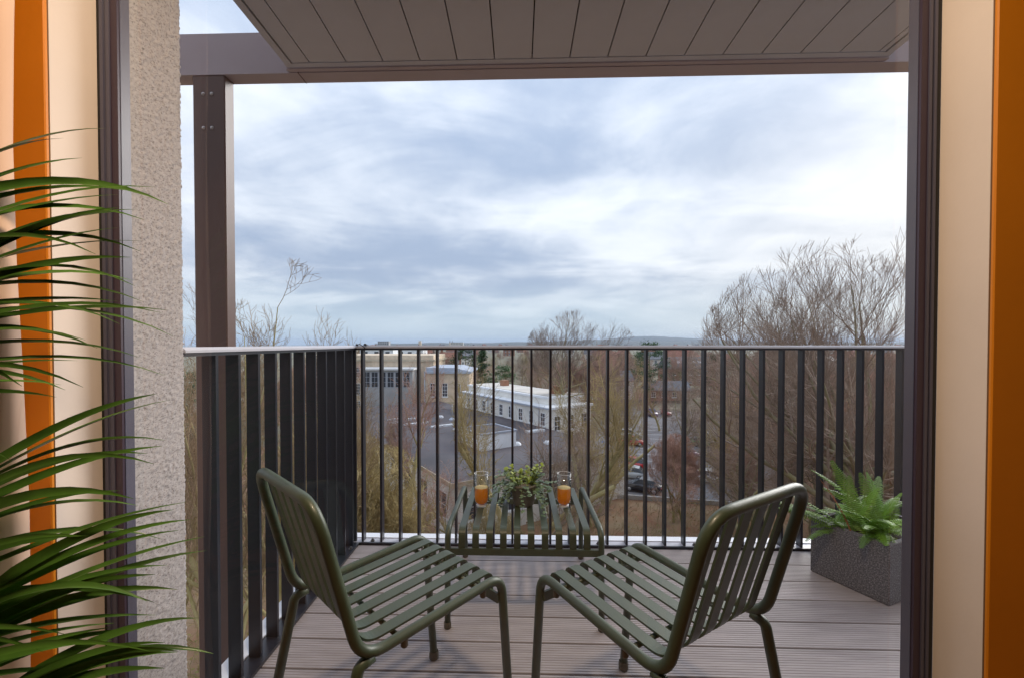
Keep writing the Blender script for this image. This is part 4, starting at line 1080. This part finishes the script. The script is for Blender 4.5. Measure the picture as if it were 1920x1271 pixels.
def tower(px, Y, w, h, label, spire):
    x = at(px, Y); t = thing('church_tower', (x, Y, GZ), label=label, cat='tower')
    part('shaft', MB().box(x - w / 2, x + w / 2, Y, Y + w, GZ, h), 'stone_tan', t)
    if spire: part('spire', MB().lathe([(w * .52, h), (0.05, h + w * 2.4)], (x, Y + w / 2, 0), seg=4, smooth=False), 'slate', t)
    else:
        for sx in (-1, 1): part('pinnacle', MB().box(x + sx * w * .42 - .4, x + sx * w * .42 + .4, Y, Y + .8, h + .001, h + 1.6), 'stone_tan', t)
tower(786, 1000, 5.6, 6.8, 'square stone church tower on the skyline', False)
tower(843, 1500, 3.6, 5.0, 'left of two thin church spires on the skyline', True)
tower(847.5, 1540, 3.4, 5.4, 'right of two thin church spires on the skyline', True)

# ------------------------------------------------------------------ parked cars
def make_car(x, y, rz, paint, label, scale=1.0, cat='car', tall=0.0):
    if 'car_%s' % str(paint) not in MATS: mat('car_%s' % str(paint), paint, 0.25, coat=0.6)
    pm = 'car_%s' % str(paint)
    t = thing('parked_car', (x, y, GZ + .035), rz, label, cat, 'cars in the car park')
    # stations along the length: x, half width, z sill, z belt
    st = [(-2.08, .66, .42, .74), (-1.98, .80, .30, .86), (-1.2, .87, .22, .92), (0, .89, .20, .93), (1.1, .87, .22, .90), (1.75, .80, .28, .78), (2.05, .62, .38, .62)]
    V_, F_ = [], []
    for (sx, hw_, z0, z1) in st:
        for (a, b) in ((-1, 0), (-1.0, .55), (-.93, 1), (.93, 1), (1.0, .55), (1, 0)):
            V_.append(Vector((sx, a * hw_, z0 + (z1 - z0 + tall * .25) * b)))
    for i in range(len(st) - 1):
        for k in range(6): F_.append((i * 6 + k, i * 6 + (k + 1) % 6, i * 6 + 6 + (k + 1) % 6, i * 6 + 6 + k))
    F_ += [tuple(range(5, -1, -1)), tuple(len(V_) - 6 + k for k in range(6))]
    part('body', MB().add(V_, F_, True), pm, t, local=True)
    zb = .90 + tall * .25; zt = 1.42 + tall
    cab = [(-1.75, zb), (-1.25, zt - .06), (-.6, zt), (.25, zt - .02), (1.05, zb)]
    V_, F_ = [], []
    for (sx, z) in cab:
        f = .60 if z > zb + .1 else .80
        V_ += [Vector((sx, -f, z)), Vector((sx, f, z))]
    for i in range(4): F_.append((2 * i, 2 * i + 1, 2 * i + 3, 2 * i + 2))
    F_ += [(0, 2, 4, 6, 8), (9, 7, 5, 3, 1), (0, 8, 9, 1)]
    part('windows', MB().add(V_, F_), 'win_dark', t, local=True)
    part('roof', MB().add([Vector(p) for p in ((-1.27, -.61, zt - .05), (-.6, -.62, zt + .012), (.27, -.61, zt - .008), (.27, .61, zt - .008), (-.6, .62, zt + .012), (-1.27, .61, zt - .05))], [(0, 1, 4, 5), (1, 2, 3, 4)], True), pm, t, local=True)
    for s in (-1, 1):
        part('pillar', MB().tube([(-.35, s * .80, zb), (-.35, s * .605, zt)], .05, 4), pm, t, local=True)
        for wx in (-1.30, 1.28):
            w_ = part('wheel', MB().lathe([(0, -.10), (.25, -.10), (.31, -.08), (.32, 0), (.31, .08), (.25, .10), (0, .10)], (wx, s * .80, .32), seg=16, axis='y'), 'tyre', t, local=True)
            part('rim', MB().lathe([(0, s * .105), (.20, s * .105), (.21, s * .09)], (wx, s * .80, .32), seg=12, axis='y'), 'alloy', w_, local=True)
        part('tail_lamp', MB().box(-2.06, -1.90, s * .62 - .12, s * .62 + .12, .62, .80), 'lamp_red', t, local=True)
        part('headlight', MB().box(1.78, 2.0, s * .55 - .14, s * .55 + .14, .55, .70), 'lamp_clear', t, local=True)
    return t
CARS = [(13.55, 48.4, R(155), (0.012, 0.013, 0.02), 'black hatchback parked nearest the balcony'),
        (13.2, 53.2, R(160), (0.42, 0.44, 0.45), 'silver car parked just behind the black hatchback'),
        (14.4, 57.4, R(160), (0.50, 0.02, 0.02), 'red car parked behind the silver car'),
        (20.4, 54.0, R(-30), (0.72, 0.73, 0.75), 'white car right of the thin young tree'),
        (22.6, 51.6, R(-30), (0.70, 0.71, 0.72), 'white car at the right end of the near row'),
        (23.6, 63.0, R(-25), (0.12, 0.06, 0.16), 'dark purple car in the middle of the car park'),
        (18.0, 70.5, R(-20), (0.45, 0.03, 0.03), 'red car in the middle row of the car park'),
        (19.0, 76.0, R(-20), (0.55, 0.57, 0.60), 'pale silver car in the middle row of the car park'),
        (29.3, 70.0, R(-20), (0.03, 0.32, 0.10), 'bright green car at the right of the car park'),
        (29.9, 99.5, R(-95), (0.06, 0.05, 0.30), 'blue car facing the balcony at the far end'),
        (33.2, 100.2, R(-95), (0.45, 0.03, 0.04), 'red car beside the blue one at the far end'),
        (12.6, 66.0, R(15), (0.10, 0.22, 0.45), 'light blue car half hidden behind the mossy tree')]
for a in CARS: make_car(*a)
# stone kerb wall along the near edge of the car park
kw = thing('boundary_wall', (18, 45, GZ), label='low grey boundary wall along the near edge of the car park', cat='wall')
d = (Vector((27.5, 43.0, 0)) - Vector((7.5, 46.6, 0))); n_ = 12
for i in range(n_):
    M = facing(7.5 + d.x * i / n_, 46.6 + d.y * i / n_, GZ, math.atan2(d.y, d.x))
    part('wall_panel', MB().box(0.02, d.length / n_ - .02, -.14, .14, -.05, .45, M, ch=.02), 'slab', kw)

# ------------------------------------------------------------------ the hazy air
hm = bpy.data.materials.new('air'); hm.use_nodes = True; hn = hm.node_tree; hn.nodes.clear()
pv = hn.nodes.new('ShaderNodeVolumePrincipled'); pv.inputs['Density'].default_value = 9e-5; pv.inputs['Color'].default_value = (0.66, 0.80, 1.0, 1)
ho = hn.nodes.new('ShaderNodeOutputMaterial'); hn.links.new(pv.outputs[0], ho.inputs['Volume']); MATS['air'] = hm
part('haze', MB().box(-15500, 15500, -400, 16000, -23, 125), 'air', None, kind='stuff', label='thin pale blue haze over the land', cat='haze')
